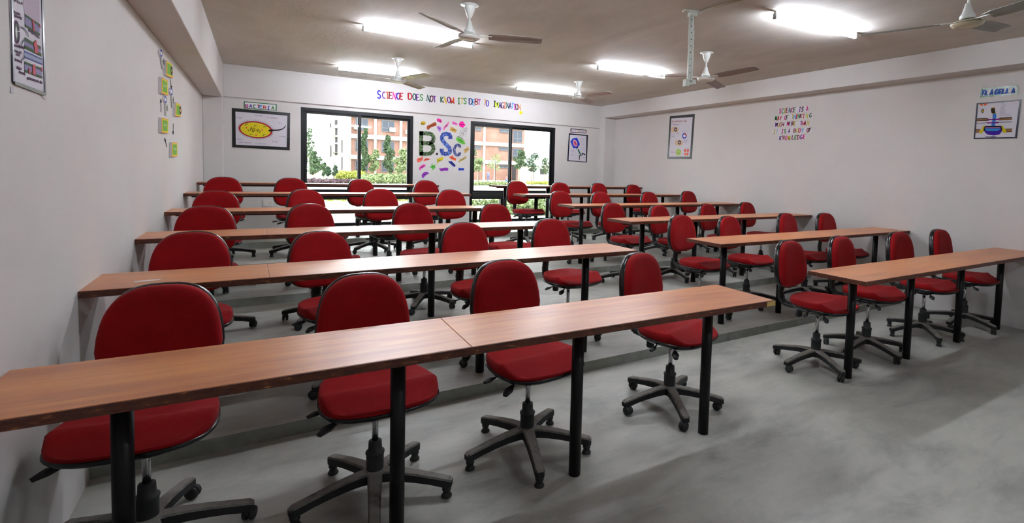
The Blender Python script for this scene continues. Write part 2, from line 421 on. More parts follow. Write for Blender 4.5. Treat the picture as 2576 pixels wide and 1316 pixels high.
fan(4.150, 4.105, 2.428, .70, .50, 'white ceiling fan beside the lower end of the projector pole', bm=mat('brown_blade', (132, 118, 112), .42, var=.1, vscale=6))
fan(3.93, 1.56, 2.413, .62, 2.12, 'ceiling fan with a brown-stained motor at the top right corner, tilted', tilt=(.0, -.10), bm=BLADE2, dirty=CREAM)

# ------------------------------------------------------------------ projector pole
px_, py_ = 3.008, 3.164
t = thing('projector_mount', 'empty white perforated steel projector pole hanging from the ceiling', 'projector mount', (px_, py_, ZC), -.25)
f = MB(); f.box(-.075, .085, -.03, .03, -.012, 0); f.box(-.02, .04, -.026, .03, -.045, -.012); f.build('ceiling_bracket', STEELW, t, bevel=.002)
f = MB(); f.lathe([(.020, 0), (.020, -.25)], (0, 0, -.02), 24); f.build('upper_pole', STEELW, t)
f = MB(); f.lathe([(.0175, -.20), (.0175, -.555), (0, -.555)], (0, 0, 0), 24); f.box(-.020, .002, -.024, -.0205, -.60, -.15); f.box(.006, .021, -.022, .012, -.56, -.155); f.build('lower_pole', STEELW, t, bevel=.001)
f = MB()
for k in range(9): f.lathe([(.0042, 0), (.0042, .002)], (-.009, -.0262, -.075-.053*k), 10, axis='y')
f.build('bolt_holes', DARK, t)
f = MB(); f.box(-.045, -.012, -.03, .02, -.615, -.56); f.box(-.045, .045, -.03, .02, -.566, -.556); f.box(.018, .05, -.03, .02, -.595, -.56); f.build('end_bracket', STEELW, t, bevel=.002)
f = MB(); p0 = atZ(1764, 30, ZC); f.tube([(3.035, 3.10, ZC-.012), (3.07, 2.76, ZC-.012), (3.18, 1.6, ZC-.012)], .011, 6, flat=.8)
tag(f.build('cable_conduit', mat('aged_conduit', (150, 138, 112), .6)), 'beige cable conduit running along the ceiling from the projector pole', 'conduit')

# ------------------------------------------------------------------ sockets on the back wall
def socket(x, z, label, sw=True):
    t = thing('wall_socket', label, 'socket', (x, YB, z), 0)
    w_ = .064 if sw else .05
    f = MB(); f.box(-w_, w_, -.012, 0, -.045, .045); f.build('cover_plate', SOCKET, t, bevel=.004)
    if sw:
        f = MB(); f.box(-.045, -.012, -.017, -.012, -.024, .024); f.build('rocker_switch', WHITEP, t, bevel=.002)
    f = MB(); cx_ = .028 if sw else 0
    for a, b_, r in ((0, .013, .0055), (-.012, -.010, .0042), (.012, -.010, .0042)):
        f.lathe([(r, -.0135), (r, -.0115)], (cx_+a, 0, b_), 10, axis='y')
    f.build('socket_holes', DARK, t)
socket(.127, .782, 'white socket with switch on the back wall left of the left window')
socket(5.382, .79, 'white wall socket low on the back wall right of the right window')

# ------------------------------------------------------------------ desks
LEGX = {'L': [-.34, .43, 1.20, 1.99], 'R': [3.44, 4.23, 5.08, 5.90]}
DESK = {('L',1):(1.667,-.022,.753),('R',1):(1.694,-.004,.747),('L',2):(2.782,.012,.8285),('R',2):(2.833,.001,.8234),
 ('L',3):(3.906,-.001,.8954),('R',3):(3.868,.027,.8964),('L',4):(5.045,.002,.9619),('R',4):(5.116,.017,.9638),
 ('L',5):(6.264,.003,1.046),('R',5):(6.364,.017,1.0306),('L',6):(7.553,0,1.1114),('R',6):(7.538,.002,1.1173)}
ENDS = {('L',1):2.182,('L',2):2.255,('L',3):2.24,('L',4):2.24,('L',5):2.30,('L',6):2.27,('R',1):3.123,('R',2):3.114,('R',3):3.071,('R',4):3.165,('R',5):3.131,('R',6):3.206}
SEAM = {('L',1):.62,('L',2):.048,('L',3):.048,('L',4):.75,('L',5):.75,('L',6):.6,('R',1):4.55,('R',2):4.6,('R',3):4.6,('R',4):4.6,('R',5):4.6,('R',6):4.6}
ORD = ['', 'front', 'second', 'third', 'fourth', 'fifth', 'back']
DD = .391
for (blk, k), (y0, sl, z) in DESK.items():
    xa, xb = (XL, ENDS[(blk, k)]) if blk == 'L' else (ENDS[(blk, k)], XR)
    side = 'left' if blk == 'L' else 'right'
    ang = math.atan(sl); yo = y0+sl*xa
    wear = {('L',1):'wood-laminate desk nearest the camera, %s row of the %s block, bare aisle corner'}.get((blk, k), 'long wood-laminate desk with worn dark edge, %s row of the %s block')
    t = thing('long_desk', wear % (ORD[k], side), 'desk', (xa, yo, 0), ang, 'long built-in desks')
    L = (xb-xa)/math.cos(ang); s = (SEAM[(blk, k)]-xa); TH = .026
    e0 = .0 if blk == 'L' else .006; e1 = L-.006 if blk == 'L' else L
    for a, b_ in ((e0, s-.0006), (s+.0006, e1)):
        f = MB(); f.box(a, b_, .006, DD, z-TH, z); f.build('tabletop', WOOD, t, bevel=.0015, seg=1)
    f = MB(); f.box(0, L, 0, .006, z-TH-.002, z-.0005)
    if blk == 'L':
        f.box(L-.006, L, .006, DD, z-TH-.002, z-.0005)
    else: f.box(0, .006, .006, DD, z-TH-.002, z-.0005)
    f.build('edge_strip', EDGE, t, bevel=.0012, seg=1)
    if (blk, k) == ('L', 1):
        f = MB(); f.box(L-.06, L+.001, -.001, .03, z-TH-.001, z-.003); f.build('bare_corner', RAWPLY, t)
    f = MB(); f.box(.05, L-.05, .17, .20, z-TH-.022, z-TH); f.build('support_rail', LEG, t)
    for lx in LEGX[blk]:
        fz = tread_at(y0+sl*lx+.255+.03); h = .0235
        ly = .262
        f = MB(); x_ = lx-xa
        if k == 1 or True:
            f.lathe([(.027, fz), (.027, z-TH)], (x_, ly, 0), 16)
        f.box(x_-.035, x_+.035, ly-.035, ly+.035, z-TH-.004, z-TH)
        f.build('leg', LEG, t)
f = MB(); a = atZ(338, 710, .8285); b_ = atZ(404, 704, .8285); dv = (b_-a); nn = Vector((-dv.y, dv.x, 0)).normalized()*.022
f.add([a-nn*.3+Vector((0,0,.0006)), b_-nn*.3+Vector((0,0,.0006)), b_+nn+Vector((0,0,.0006)), a+nn+Vector((0,0,.0006))], [(0,1,2,3)])
tag(f.build('tape_strip', WPAPER), 'white strip of tape stuck on the second desk of the left block', 'tape')

# ------------------------------------------------------------------ chairs
def sup(a, b, n, t):
    c, s = math.cos(t), math.sin(t)
    return a*math.copysign(abs(c)**(2/n), c), b*math.copysign(abs(s)**(2/n), s)
def rings(m, rs, close_top=True, close_bot=True, mi=0, sm=True):
    n = len(rs[0]); vs = [p for r in rs for p in r]; fs = []
    for i in range(len(rs)-1):
        for k in range(n):
            k2 = (k+1) % n; fs.append((i*n+k, i*n+k2, (i+1)*n+k2, (i+1)*n+k))
    if close_bot: fs.append(tuple(range(n-1, -1, -1)))
    if close_top: fs.append(tuple(range((len(rs)-1)*n, len(rs)*n)))
    m.add(vs, fs, mi, sm)
NS = 44
def seat_out(s, t):
    x, y = sup(.215*s, .213*s, 2.7, t)
    x *= 1-.10*(y/.213)                                  # wider at the front
    return x, y-.035
def seat_top(x, y):                                       # waterfall front, slight dish
    z = .470+.010*(x/.2)**2
    fr = max(0, -.115-y)
    z -= fr*.34
    z += .012*math.exp(-((y+.105)/.022)**2)
    z += .012*max(0, (y-.06)/.12)
    return z
def back_pt(s, t, d):                                     # d = depth behind the front face
    x, z = sup(.187*s, .171*s, 2.9 if math.sin(t) > 0 else 3.3, t)
    x *= 1-.15*max(-.2, min(1, z/.17))
    zz = z+.71; y = .215+.10*z-.55*x*x+d
    return x, y, zz
def make_chair():
    t = thing('swivel_chair', 'x', 'chair')
    T = [2*PI*k/NS for k in range(NS)]
    m = MB(); rs = []
    for s, h in ((.955, 0), (.995, .010), (1.0, .024), (.985, .040)):
        rs.append([(*seat_out(s, a), 0) for a in T]); rs[-1] = [(x, y, .430+h*(max(.5, (seat_top(x, y)-.43)/.045))) for x, y, _ in rs[-1]]
    for s in (.95, .9, .82, .7, .55, .4, .25, .1):
        rs.append([(lambda p: (p[0], p[1], seat_top(*p)+(.006*(1-((s-.0)**4)*1.2))))(seat_out(s, a)) for a in T])
    rings(m, rs); m.build('seat', FABRIC, t)
    m = MB(); rs = []
    for s, z in ((.55, .404), (.9, .408), (.985, .420), (1.015, .430), (1.01, .437), (.96, .437)):
        rs.append([(*seat_out(s, a), z) for a in T])
    rings(m, rs); m.build('seat_shell', SHELL, t)
    m = MB(); rs = []
    for s, d in ((.96, .034), (.995, .022), (1.0, .010), (.985, -.004), (.95, -.012), (.88, -.018), (.75, -.022), (.55, -.025), (.3, -.026), (.08, -.026)):
        rs.append([back_pt(s, a, d) for a in T])
    rs = [r[::-1] for r in rs]
    rings(m, rs); m.build('backrest', FABRIC, t)
    m = MB(); rs = []
    for s, d in ((.95, .026), (1.0, .026), (1.014, .032), (1.018, .044), (1.0, .058), (.93, .068), (.75, .075), (.5, .078), (.2, .079)):
        rs.append([back_pt(s, a, d) for a in T])
    rings(m, rs); m.build('back_shell', SHELL, t)
    # bellows
    m = MB(); ctl = [(0, .13, .390), (0, .20, .380), (0, .255, .388), (0, .285, .42), (0, .292, .47), (0, .284, .53), (0, .268, .59)]
    pts = []; 
    for i in range(len(ctl)-1):
        for j in range(8):
            q = j/8; pts.append(tuple(ctl[i][c]*(1-q)+ctl[i+1][c]*q for c in range(3)))
    pts.append(ctl[-1])
    rad = [.035 if i % 2 else .027 for i in range(len(pts))]
    m.tube(pts, rad, 12, flat=.62, upv=(0, 1, .3)); m.build('ribbed_back_support', RUBBER, t)
    m = MB(); m.box(-.085, .085, -.10, .11, .385, .405); m.box(-.05, .05, -.05, .13, .362, .386); m.box(-.03, .03, .08, .2, .37, .384)
    m.build('seat_mechanism', PLASTIC, t, bevel=.004)
    m = MB(); m.tube([(-.05, .04, .388), (-.16, -.0, .392), (-.20, -.01, .392)], .0045, 6); m.tube([(-.19, -.01, .392), (-.222, -.014, .390), (-.25, -.02, .386)], [.008, .017, .010], 10, flat=.5)
    m.build('tilt_lever', PLASTIC, t)
    m = MB(); m.tube([(-.05, -.06, .39), (-.13, -.10, .390), (-.17, -.125, .386)], .0045, 6); m.tube([(-.165, -.122, .387), (-.20, -.145, .382), (-.228, -.165, .374)], [.010, .021, .012], 10, flat=.5)
    m.build('height_lever', PLASTIC, t)
    m = MB(); m.lathe([(.0, .315), (.02, .316), (.024, .322), (.024, .352), (.018, .362), (.018, .375)], (-.02, .13, 0), 14); m.build('tension_knob', PLASTIC, t)
    m = MB(); m.lathe([(.0125, .20), (.0125, .385)], n=16); m.lathe([(.02, .352), (.02, .365)], n=16); m.build('gas_cylinder', CHROME, t)
    m = MB(); m.lathe([(.036, .085), (.036, .10), (.033, .105), (.034, .185), (.037, .190), (.0365, .196), (.027, .196), (.0255, .232), (.025, .240), (.016, .243)], n=24)
    m.build('column_cover', PLASTIC, t)
    # star base: five arched arms
    m = MB(); m.lathe([(.0, .07), (.038, .07), (.05, .085), (.05, .110), (.038, .124), (0, .124)], n=30)
    for k in range(5):
        a = k*2*PI/5; ca, sa = math.cos(a), math.sin(a); secs = []
        for r, w_, zt, zb in ((.02, .030, .120, .078), (.06, .027, .120, .08), (.11, .0245, .115, .078), (.17, .023, .106, .071), (.23, .0215, .094, .061), (.275, .0215, .085, .050), (.300, .021, .080, .046), (.314, .014, .073, .048)):
            ring = [(r, -w_, zb), (r, w_, zb), (r, w_, zt-.006), (r, w_*.75, zt), (r, -w_*.75, zt), (r, -w_, zt-.006)]
            secs.append([(x*ca-y*sa, x*sa+y*ca, z) for x, y, z in ring])
        rings(m, secs, sm=False)
    m.build('star_base', DUSTY, t)
    return t
CAST = []
def caster_mesh(kind, k):
    a = k*2*PI/5; m = MB(); x, y = .292*math.cos(a), .292*math.sin(a)
    if kind == 'caster':
        m.lathe([(.007, .036), (.007, .055)], (x, y, 0), 10)
        sw = a*3+1.1+k; c, s = math.cos(sw), math.sin(sw); ox, oy = x+.014*c, y+.014*s
        for sd in (-1, 1):
            cx_, cy_ = ox-s*.012*sd, oy+c*.012*sd; P = []
            for (rr, hh) in ((.0, -.009), (.016, -.009), (.0235, -.006), (.025, 0), (.0235, .006), (.014, .009), (0, .009)):
                P.append([(cx_-s*hh*sd+c*rr*math.cos(q), cy_+c*hh*sd+s*rr*math.cos(q), .025+rr*math.sin(q)) for q in [2*PI*j/14 for j in range(14)]])
            rings(m, P, False, False)
        # hood
        H = []
        for hh in (-.0045, .0045):
            H.append([(ox-s*hh+c*rr*math.cos(q), oy+c*hh+s*rr*math.cos(q), .027+rr*math.sin(q)) for rr, q in [(.026, q_) for q_ in [PI*j/8 for j in range(9)]]])
        rings(m, H)
    else:
        m.lathe([(.0, .0), (.021, 0), (.022, .006), (.016, .014), (.015, .026), (.019, .030), (.018, .046), (0, .052)], (x, y, 0), 16)
    return m
chair0 = make_chair()
upper = {'seat', 'seat_shell', 'backrest', 'back_shell', 'ribbed_back_support', 'seat_mechanism', 'tilt_lever', 'height_lever', 'tension_knob', 'gas_cylinder'}
proto = {}
for kind, mt in (('caster', PLASTIC), ('glide', PLASTIC)):
    for k in range(5):
        o = caster_mesh(kind, k).build(kind, mt); proto[(kind, k)] = o.data; bpy.data.objects.remove(o)
CH_ = {
'L1a':(-0.328,2.253,-0.1,0.025,-0.02,0.0),
'L1b':(0.404,2.171,0.036,0.021,-0.02,-0.5),
'L1c':(1.103,2.183,0.124,0.018,-0.002,-0.58),
'L1d':(2.054,2.221,0.3,0.007,-0.011,0.51),
'L2a':(-0.328,3.44,-0.04,0,0,0.0),
'L2b':(0.4,3.374,0.29,-0.006,-0.006,0.48),
'L2c':(1.326,3.403,0.187,0.007,0.007,0.27),
'L2d':(2.085,3.464,0.202,0.011,0.007,0.12),
'L3a':(-0.328,4.452,-0.03,0.002,0.001,0.0),
'L3b':(0.452,4.45,0.414,0.008,0.008,0.24),
'L3c':(1.239,4.524,0.21,0.005,0.005,0.39),
'L3d':(2.149,4.79,0.203,-0.01,-0.011,0.2),
'L4a':(-0.328,5.66,-0.02,-0.005,-0.005,0.0),
'L4b':(0.51,5.626,0.439,0.006,0.006,-0.12),
'L4c':(1.184,5.684,0.2,0.009,0.009,0.63),
'L4d':(1.973,5.699,0.221,0.007,0.007,0.3),
'L5a':(-0.33,6.949,-0.01,0.017,0.002,0.0),
'L5b':(0.392,6.998,0.176,0.01,0.01,-0.12),
'L5c':(1.233,6.925,0.461,0.011,0.011,0.1),
'L5d':(2.039,6.97,0.248,0.009,0.009,0.5),
'R1a':(3.447,2.192,0.149,0.022,-0.013,0.55),
'R1b':(4.096,2.179,0.127,0.035,-0.017,-0.58),
'R1c':(4.999,2.175,0.01,0.014,0.004,0.22),
'R1d':(5.75,2.15,0.06,0.02,0,0.628),
'R2a':(3.473,3.4,0.195,0.033,-0.003,0.1),
'R2b':(4.241,3.5,0.176,0.004,-0.01,0.6),
'R2c':(5.036,3.38,0.171,0.011,0.011,0.35),
'R2d':(5.79,3.4,0.09,0.004,0.004,0.628),
'R3a':(3.509,4.563,0.244,0.027,-0.033,0.3),
'R3b':(4.142,4.494,0.246,-0.016,-0.017,-0.49),
'R3c':(4.965,4.5,0.25,-0.01,-0.01,-0.58),
'R3d':(5.714,4.505,0.202,-0.003,-0.003,0.628),
'R4a':(3.46,5.692,0.234,0.02,-0.013,0.34),
'R4b':(4.086,5.662,0.243,0.001,0.001,0.02),
'R4c':(4.991,5.713,0.241,0.002,0.002,0.48),
'R4d':(5.79,5.719,0.205,0.01,0.01,0.628),
'R5a':(3.305,6.725,0.212,0.033,0.004,-0.59),
'R5b':(4.17,6.998,0.108,-0.003,0.022,-0.22),
'R5c':(4.832,6.809,0.277,0.013,0.013,0.62),
'R5d':(5.631,6.934,0.182,0.003,0.003,0.2)}
GLIDES = {'L1b', 'L1c', 'L5a', 'L5b', 'R1c', 'R5a', 'R4b'}
POS = {('L', 'a'): 'nearest the left wall', ('L', 'b'): 'second from the left wall', ('L', 'c'): 'third from the left wall', ('L', 'd'): 'nearest the aisle',
       ('R', 'a'): 'nearest the aisle', ('R', 'b'): 'second from the aisle', ('R', 'c'): 'third from the aisle', ('R', 'd'): 'nearest the right wall'}
first = True
for key, (x, y, yaw, dz, db, by) in CH_.items():
    blk, row, col = key[0], int(key[1]), key[2]
    z = TR[row-1]
    if first: root = chair0
    else:
        root = chair0.copy(); C.objects.link(root)
    kids = []
    for ch in [c for c in chair0.children if c.name.split('.')[0] not in ('caster', 'glide')]:
        if first: kids.append(ch)
        else:
            c = ch.copy(); C.objects.link(c); c.parent = root; kids.append(c)
    for c in kids:
        nm = c.name.split('.')[0]
        c.location = (0, 0, 0); c.rotation_euler = (0, 0, 0)
        if nm in upper: c.location.z = dz
        if nm in ('backrest', 'back_shell'): c.location.z = dz+db
        if nm == 'star_base': c.rotation_euler.z = by-yaw
    kind = 'glide' if key in GLIDES else 'caster'
    for k in range(5):
        o = bpy.data.objects.new(kind, proto[(kind, k)]); C.objects.link(o); o.parent = root; o.rotation_euler.z = by-yaw
    root.location = (x, y, z); root.rotation_euler = (0, 0, yaw)
    root['label'] = 'red swivel chair at the %s desk of the %s block, %s' % (ORD[row], 'left' if blk == 'L' else 'right', POS[(blk, col)])
    root['category'] = 'chair'; root['group'] = 'red swivel chairs behind the desks'
    first = False
# ------------------------------------------------------------------ things on the walls, drawn on the wall planes themselves
class Plane:
    def __init__(s, kind, d):
        s.kind, s.d = kind, d
        s.e1, s.e2, s.n = {'back': (Vector((1,0,0)), Vector((0,0,1)), Vector((0,-1,0))), 'right': (Vector((0,-1,0)), Vector((0,0,1)), Vector((-1,0,0))),
                     'left': (Vector((0,1,0)), Vector((0,0,1)), Vector((1,0,0)))}[kind]
        s.O = {'back': Vector((0, d, 0)), 'right': Vector((d, 0, 0)), 'left': Vector((d, 0, 0))}[kind]
    def at(s, px, py):
        p = (atY if s.kind == 'back' else atX)(px, py, s.d)
        return p.dot(s.e1), p.dot(s.e2)
PB = Plane('back', YB); PBB = Plane('back', YB-.035); PR = Plane('right', XR); PLW = Plane('left', XL)
class Art:
    """a flat piece on a wall; crop = (x0, y0, scale): coordinates are read in an enlarged view of the photograph"""
    def __init__(s, pl, crop): s.pl, s.c = pl, crop
    def q(s, p): return s.pl.at(s.c[0]+p[0]/s.c[2], s.c[1]+p[1]/s.c[2])
    def poly(s, pts, name, m, parent, h0, h1):
        b = MB(); b.prism([s.q(p) for p in pts], s.pl.O, s.pl.e1, s.pl.e2, h0, h1); return b.build(name, m, parent)
    def strokes(s, lines, wid, name, m, parent, h0, h1, raw=False):
        b = MB()
        for ln in lines:
            q = ln if raw else [s.q(p) for p in ln]
            ribbon(b, q, wid, s.pl, h0, h1)
        return b.build(name, m, parent)
def ribbon(b, q, wid, pl, h0, h1):
    n = len(q); L = []; R = []
    for i in range(n):
        a = q[max(0, i-1)]; c = q[min(n-1, i+1)]
        dx, dy = c[0]-a[0], c[1]-a[1]; l = math.hypot(dx, dy) or 1
        if 0 < i < n-1:
            d1 = (q[i][0]-a[0], q[i][1]-a[1]); d2 = (c[0]-q[i][0], c[1]-q[i][1]); l1 = math.hypot(*d1) or 1; l2 = math.hypot(*d2) or 1
            cs = max(.35, math.sqrt(max(0, (1+(d1[0]*d2[0]+d1[1]*d2[1])/l1/l2)/2)))
        else: cs = 1
        nx, ny = -dy/l*wid/2/cs, dx/l*wid/2/cs
        L.append((q[i][0]+nx, q[i][1]+ny)); R.append((q[i][0]-nx, q[i][1]-ny))
    P3 = lambda p, h: pl.O+pl.e1*p[0]+pl.e2*p[1]+pl.n*h
    vs = []
    for i in range(n): vs += [P3(L[i], h1), P3(R[i], h1), P3(L[i], h0), P3(R[i], h0)]
    fs = []
    for i in range(n-1):
        a = i*4; c = a+4
        fs += [(a, a+1, c+1, c), (a+2, a, c, c+2), (a+1, a+3, c+3, c+1)]
    fs += [(0, 2, 3, 1), (4*n-4, 4*n-3, 4*n-1, 4*n-2)]
    b.add(vs, fs)
def arc(cx, cy, rx, ry, a0, a1, n=10): return [(cx+rx*math.cos(math.radians(a0+(a1-a0)*i/n)), cy+ry*math.sin(math.radians(a0+(a1-a0)*i/n))) for i in range(n+1)]
G = {
'A': [[(0,0),(.5,1),(1,0)],[(.2,.38),(.8,.38)]], 'B': [[(0,0),(0,1)]+arc(.5,.76,.42,.24,90,-90)+[(0,.52)], [(0,.52)]+arc(.55,.26,.45,.26,90,-90)+[(0,0)]],
'C': [arc(.55,.5,.55,.5,50,310,14)], 'D': [[(0,0),(0,1)]+arc(.35,.5,.65,.5,90,-90,12)+[(0,0)]], 'E': [[(1,1),(0,1),(0,0),(1,0)],[(0,.52),(.8,.52)]],
'F': [[(1,1),(0,1),(0,0)],[(0,.5),(.75,.5)]], 'G': [arc(.55,.5,.55,.5,50,330,14)+[(1,.42),(.6,.42)]], 'H': [[(0,0),(0,1)],[(1,0),(1,1)],[(0,.5),(1,.5)]],
'I': [[(.1,1),(.9,1)],[(.5,1),(.5,0)],[(.1,0),(.9,0)]], 'K': [[(0,0),(0,1)],[(1,1),(0,.45),(1,0)]], 'L': [[(0,1),(0,0),(1,0)]],
'M': [[(0,0),(.1,1),(.5,.3),(.9,1),(1,0)]], 'N': [[(0,0),(0,1),(1,0),(1,1)]], 'O': [arc(.5,.5,.5,.5,90,450,18)], 'P': [[(0,0),(0,1)]+arc(.5,.74,.45,.26,90,-90)+[(0,.48)]],
'R': [[(0,0),(0,1)]+arc(.5,.74,.45,.26,90,-90)+[(0,.48)],[(.4,.48),(1,0)]], 'S': [arc(.5,.75,.45,.25,20,270,12)+arc(.5,.25,.45,.25,90,-160,12)],
'T': [[(0,1),(1,1)],[(.5,1),(.5,0)]], 'U': [[(0,1)]+arc(.5,.35,.5,.35,180,360,10)+[(1,1)]], 'W': [[(0,1),(.25,0),(.5,.7),(.75,0),(1,1)]],
'Y': [[(0,1),(.5,.5),(1,1)],[(.5,.5),(.5,0)]], "'": [[(.5,1),(.4,.7)]], 'V': [[(0,1),(.5,0),(1,1)]], 'X': [[(0,0),(1,1)],[(0,1),(1,0)]], 'Z': [[(0,1),(1,1),(0,0),(1,0)]], '/': [[(0,0),(1,1)]], '-': [[(.1,.5),(.9,.5)]]}
def glyph_lines(ch, cx, cy, w_, h_, rot=0, shear=0):
    out = []
    for ln in G[ch]:
        o = []
        for x, y in ln:
            x = (x-.5)*w_+(y-.5)*h_*shear; y = (y-.5)*h_
            o.append((cx+x*math.cos(rot)-y*math.sin(rot), cy+x*math.sin(rot)+y*math.cos(rot)))
        out.append(o)
    return out
def small_text(art, txt, p0, p1, hpx, name, m, parent, h0, h1, wid=.0012):
    """handwritten caption from p0 to p1 (view coordinates), cap height hpx"""
    a, b_ = art.q(p0), art.q(p1); hh = abs(art.q((p0[0], p0[1]-hpx))[1]-a[1]); n = len(txt); b = MB()
    dx, dy = (b_[0]-a[0])/n, (b_[1]-a[1])/n; rot = math.atan2(dy, dx); st = math.hypot(dx, dy)
    for i, ch in enumerate(txt):
        if ch == ' ': continue
        h2 = hh*(1.15 if i == 0 or txt[i-1] == ' ' else .85)
        for ln in glyph_lines(ch, a[0]+dx*(i+.5), a[1]+dy*(i+.5), st*.68, h2, rot): ribbon(b, ln, wid, art.pl, h0, h1)
    return b.build(name, m, parent)
def frame_pieces(art, o, i_, m, t, h0, h1, name='border'):
    b = MB(); P = lambda p, h: art.pl.O+art.pl.e1*art.q(p)[0]+art.pl.e2*art.q(p)[1]+art.pl.n*h
    n = 4; vs = [P(p, h1) for p in o]+[P(p, h1) for p in i_]+[P(p, h0) for p in o]+[P(p, h0) for p in i_]
    fs = []
    for k in range(4):
        k2 = (k+1) % 4; fs += [(k, n+k, n+k2, k2), (k, k2, 2*n+k2, 2*n+k), (n+k, 3*n+k, 3*n+k2, n+k2)]
    b.add(vs, fs); return b.build(name, m, t)
def origin(art, p): a = art.q(p); return art.pl.O+art.pl.e1*a[0]+art.pl.e2*a[1]
def poster(name, label, art, cpt, cat='poster', group=None):
    t = thing(name, label, cat, origin(art, cpt), 0, group); return t
def keep(t):
    """parts were built in room coordinates: bring them under the thing without moving them"""
    for c in t.children_recursive if hasattr(t, 'children_recursive') else []:
        if c.parent == t: c.location = -t.location

# --- quotation on the beam over the windows: every letter is its own paper cut-out
NAMES = {'b':('blue',(52,48,168)),'pu':('purple',(112,40,140)),'o':('orange',(200,98,50)),'r':('red',(172,34,44)),'pk':('pink',(238,72,150)),'dr':('dark red',(128,30,40)),
 't':('teal',(18,84,78)),'g':('green',(52,130,58)),'ma':('maroon',(96,28,60)),'m':('mustard yellow',(206,170,30)),'ro':('red-orange',(214,70,32)),'n':('navy',(36,30,120)),
 'lb':('light blue',(84,160,216)),'mg':('magenta',(170,60,170)),'tn':('tan',(206,140,90)),'k':('black',(24,24,34)),'l':('lime',(200,226,40)),'dg':('dark green',(20,84,62)),
 'cr':('crimson',(196,20,80)),'hp':('hot pink',(206,24,120)),'gy':('pale grey',(172,184,200)),'ys':('yellow',(196,182,40))}
line = [('SCIENCE', [(90,118,'b'),(172,128,'pu'),(230,130,'o'),(284,133,'dr'),(345,143,'pk'),(408,145,'b'),(462,148,'r')]),
 ('DOES', [(605,148,'r'),(676,156,'t'),(735,166,'pu'),(793,166,'g')]), ('NOT', [(910,182,'t'),(962,188,'ma'),(1012,198,'pu')]),
 ('KNOW', [(1138,203,'dg'),(1193,212,'m'),(1250,208,'pu'),(1305,216,'ro')]), ("IT'S", [(1417,226,'g'),(1468,228,'m'),(1493,205,'b'),(1520,226,'g')]),
 ('DEBT', [(1612,233,'n'),(1664,247,'lb'),(1707,237,'r'),(1752,248,'mg')]), ('TO', [(1852,256,'tn'),(1890,264,'b')]),
 ('IMAGINATION', [(2008,274,'k'),(2048,294,'l'),(2098,298,'n'),(2141,298,'ma'),(2180,302,'o'),(2226,300,'t'),(2268,308,'n'),(2308,306,'lb'),(2345,322,'mg'),(2378,322,'ma'),(2422,328,'tn')])]
art = Art(PBB, (940, 220, 6.605)); random.seed(11)
ORDN = ['first', 'second', 'third', 'fourth', 'fifth', 'sixth', 'seventh', 'eighth', 'ninth', 'tenth', 'last']
for wd, ls in line:
    for i, (ch, (x, y, c)) in enumerate(zip(wd, ls)):
        a = art.q((x, y)); cn, rgb = NAMES[c]; hh = .098 if ch != "'" else .05
        if wd == 'SCIENCE' and i == 0: hh = .12
        ww = {'I': .046, "'": .03, 'M': .048, 'W': .06, 'D': .056}.get(ch, .047)
        b = MB(); rot = random.uniform(-.14, .12)
        thick = .019 if c in ('b', 'r', 'pk') and wd in ('SCIENCE', 'DOES') else .0155
        for ln in glyph_lines(ch, 0, 0, ww, hh, rot): ribbon(b, ln, thick, Plane('back', 0), .0005, .002)
        o = b.build('paper_letter', paint(rgb)); o.location = (a[0], YB-.035, a[1])
        dist = 'apostrophe' if ch == "'" else 'letter %s' % ch
        tag(o, '%s paper %s, %s character of %s in the quotation above the windows' % (cn, dist, 'last' if i == len(wd)-1 else ORDN[i], wd), 'letter', 'cut-out letters above the windows')
# emoji
c0 = art.q((2445, 420)); b = MB(); b.prism(arc(0, 0, .033, .033, 0, 345, 23), Vector((0,0,0)), Vector((1,0,0)), Vector((0,0,1)), .0005, .002)
o = b.build('smiley_sticker', paint((222, 230, 50))); o.location = (c0[0], YB-.035, c0[1]); tag(o, 'small round yellow smiley sticker below the end of the quotation', 'sticker')
Pz = Plane('back', 0)
f = MB()
for ln in ([(-.018, .008), (-.006, .012)], [(.006, .012), (.018, .006)], arc(0, -.002, .016, .012, 200, 320, 6)): ribbon(f, ln, .003, Pz, .002, .003)
f.build('face_lines', paint((90, 70, 20)), o)
f = MB(); ribbon(f, [(.010, -.008), (.014, -.020)], .008, Pz, .002, .003); f.build('tongue', paint((200, 30, 50)), o)

# --- B.Sc collage between the windows
art = Art(PB, (1045, 290, 8.2286))
def leafy(name, c1, c2, c3):
    m, nt, b = newmat(name); v = mapping(nt)
    vo = nt.nodes.new('ShaderNodeTexVoronoi'); vo.inputs['Scale'].default_value = 62; nt.links.new(v, vo.inputs['Vector'])
    bw = nt.nodes.new('ShaderNodeSeparateColor'); nt.links.new(vo.outputs['Color'], bw.inputs[0])
    nt.links.new(ramp(nt, bw.outputs[0], [(.1, srgb(c1)), (.5, srgb(c2)), (.95, srgb(c3))]), b.inputs['Base Color']); b.inputs['Roughness'].default_value = .6
    return m
GB = leafy('green_collage', (18, 34, 22), (50, 78, 42), (112, 138, 84)); BL = leafy('blue_collage', (22, 26, 100), (44, 70, 168), (110, 150, 214)); VB = leafy('violet_collage', (32, 32, 72), (64, 78, 140), (120, 124, 170))
def letter_piece(lines, wid, m, label):
    b = MB()
    for ln in lines: ribbon(b, [art.q(p) for p in ln], wid, PB, .001, .004)
    o = b.build('collage_letter', m); tag(o, label, 'letter'); return o
k1 = abs(art.q((400, 600))[0]-art.q((300, 600))[0])/100
letter_piece([[(118, 330), (118, 832)], [(85, 372), (290, 380)]+[(x, y) for x, y in [(340, 400), (370, 440), (374, 480), (366, 530), (330, 565), (280, 578)]]+[(120, 578)], [(280, 580), (330, 600), (366, 640), (372, 700), (350, 752), (300, 792), (240, 800), (90, 798)]], 80*k1, GB, 'large green collage letter B on the wall between the windows')
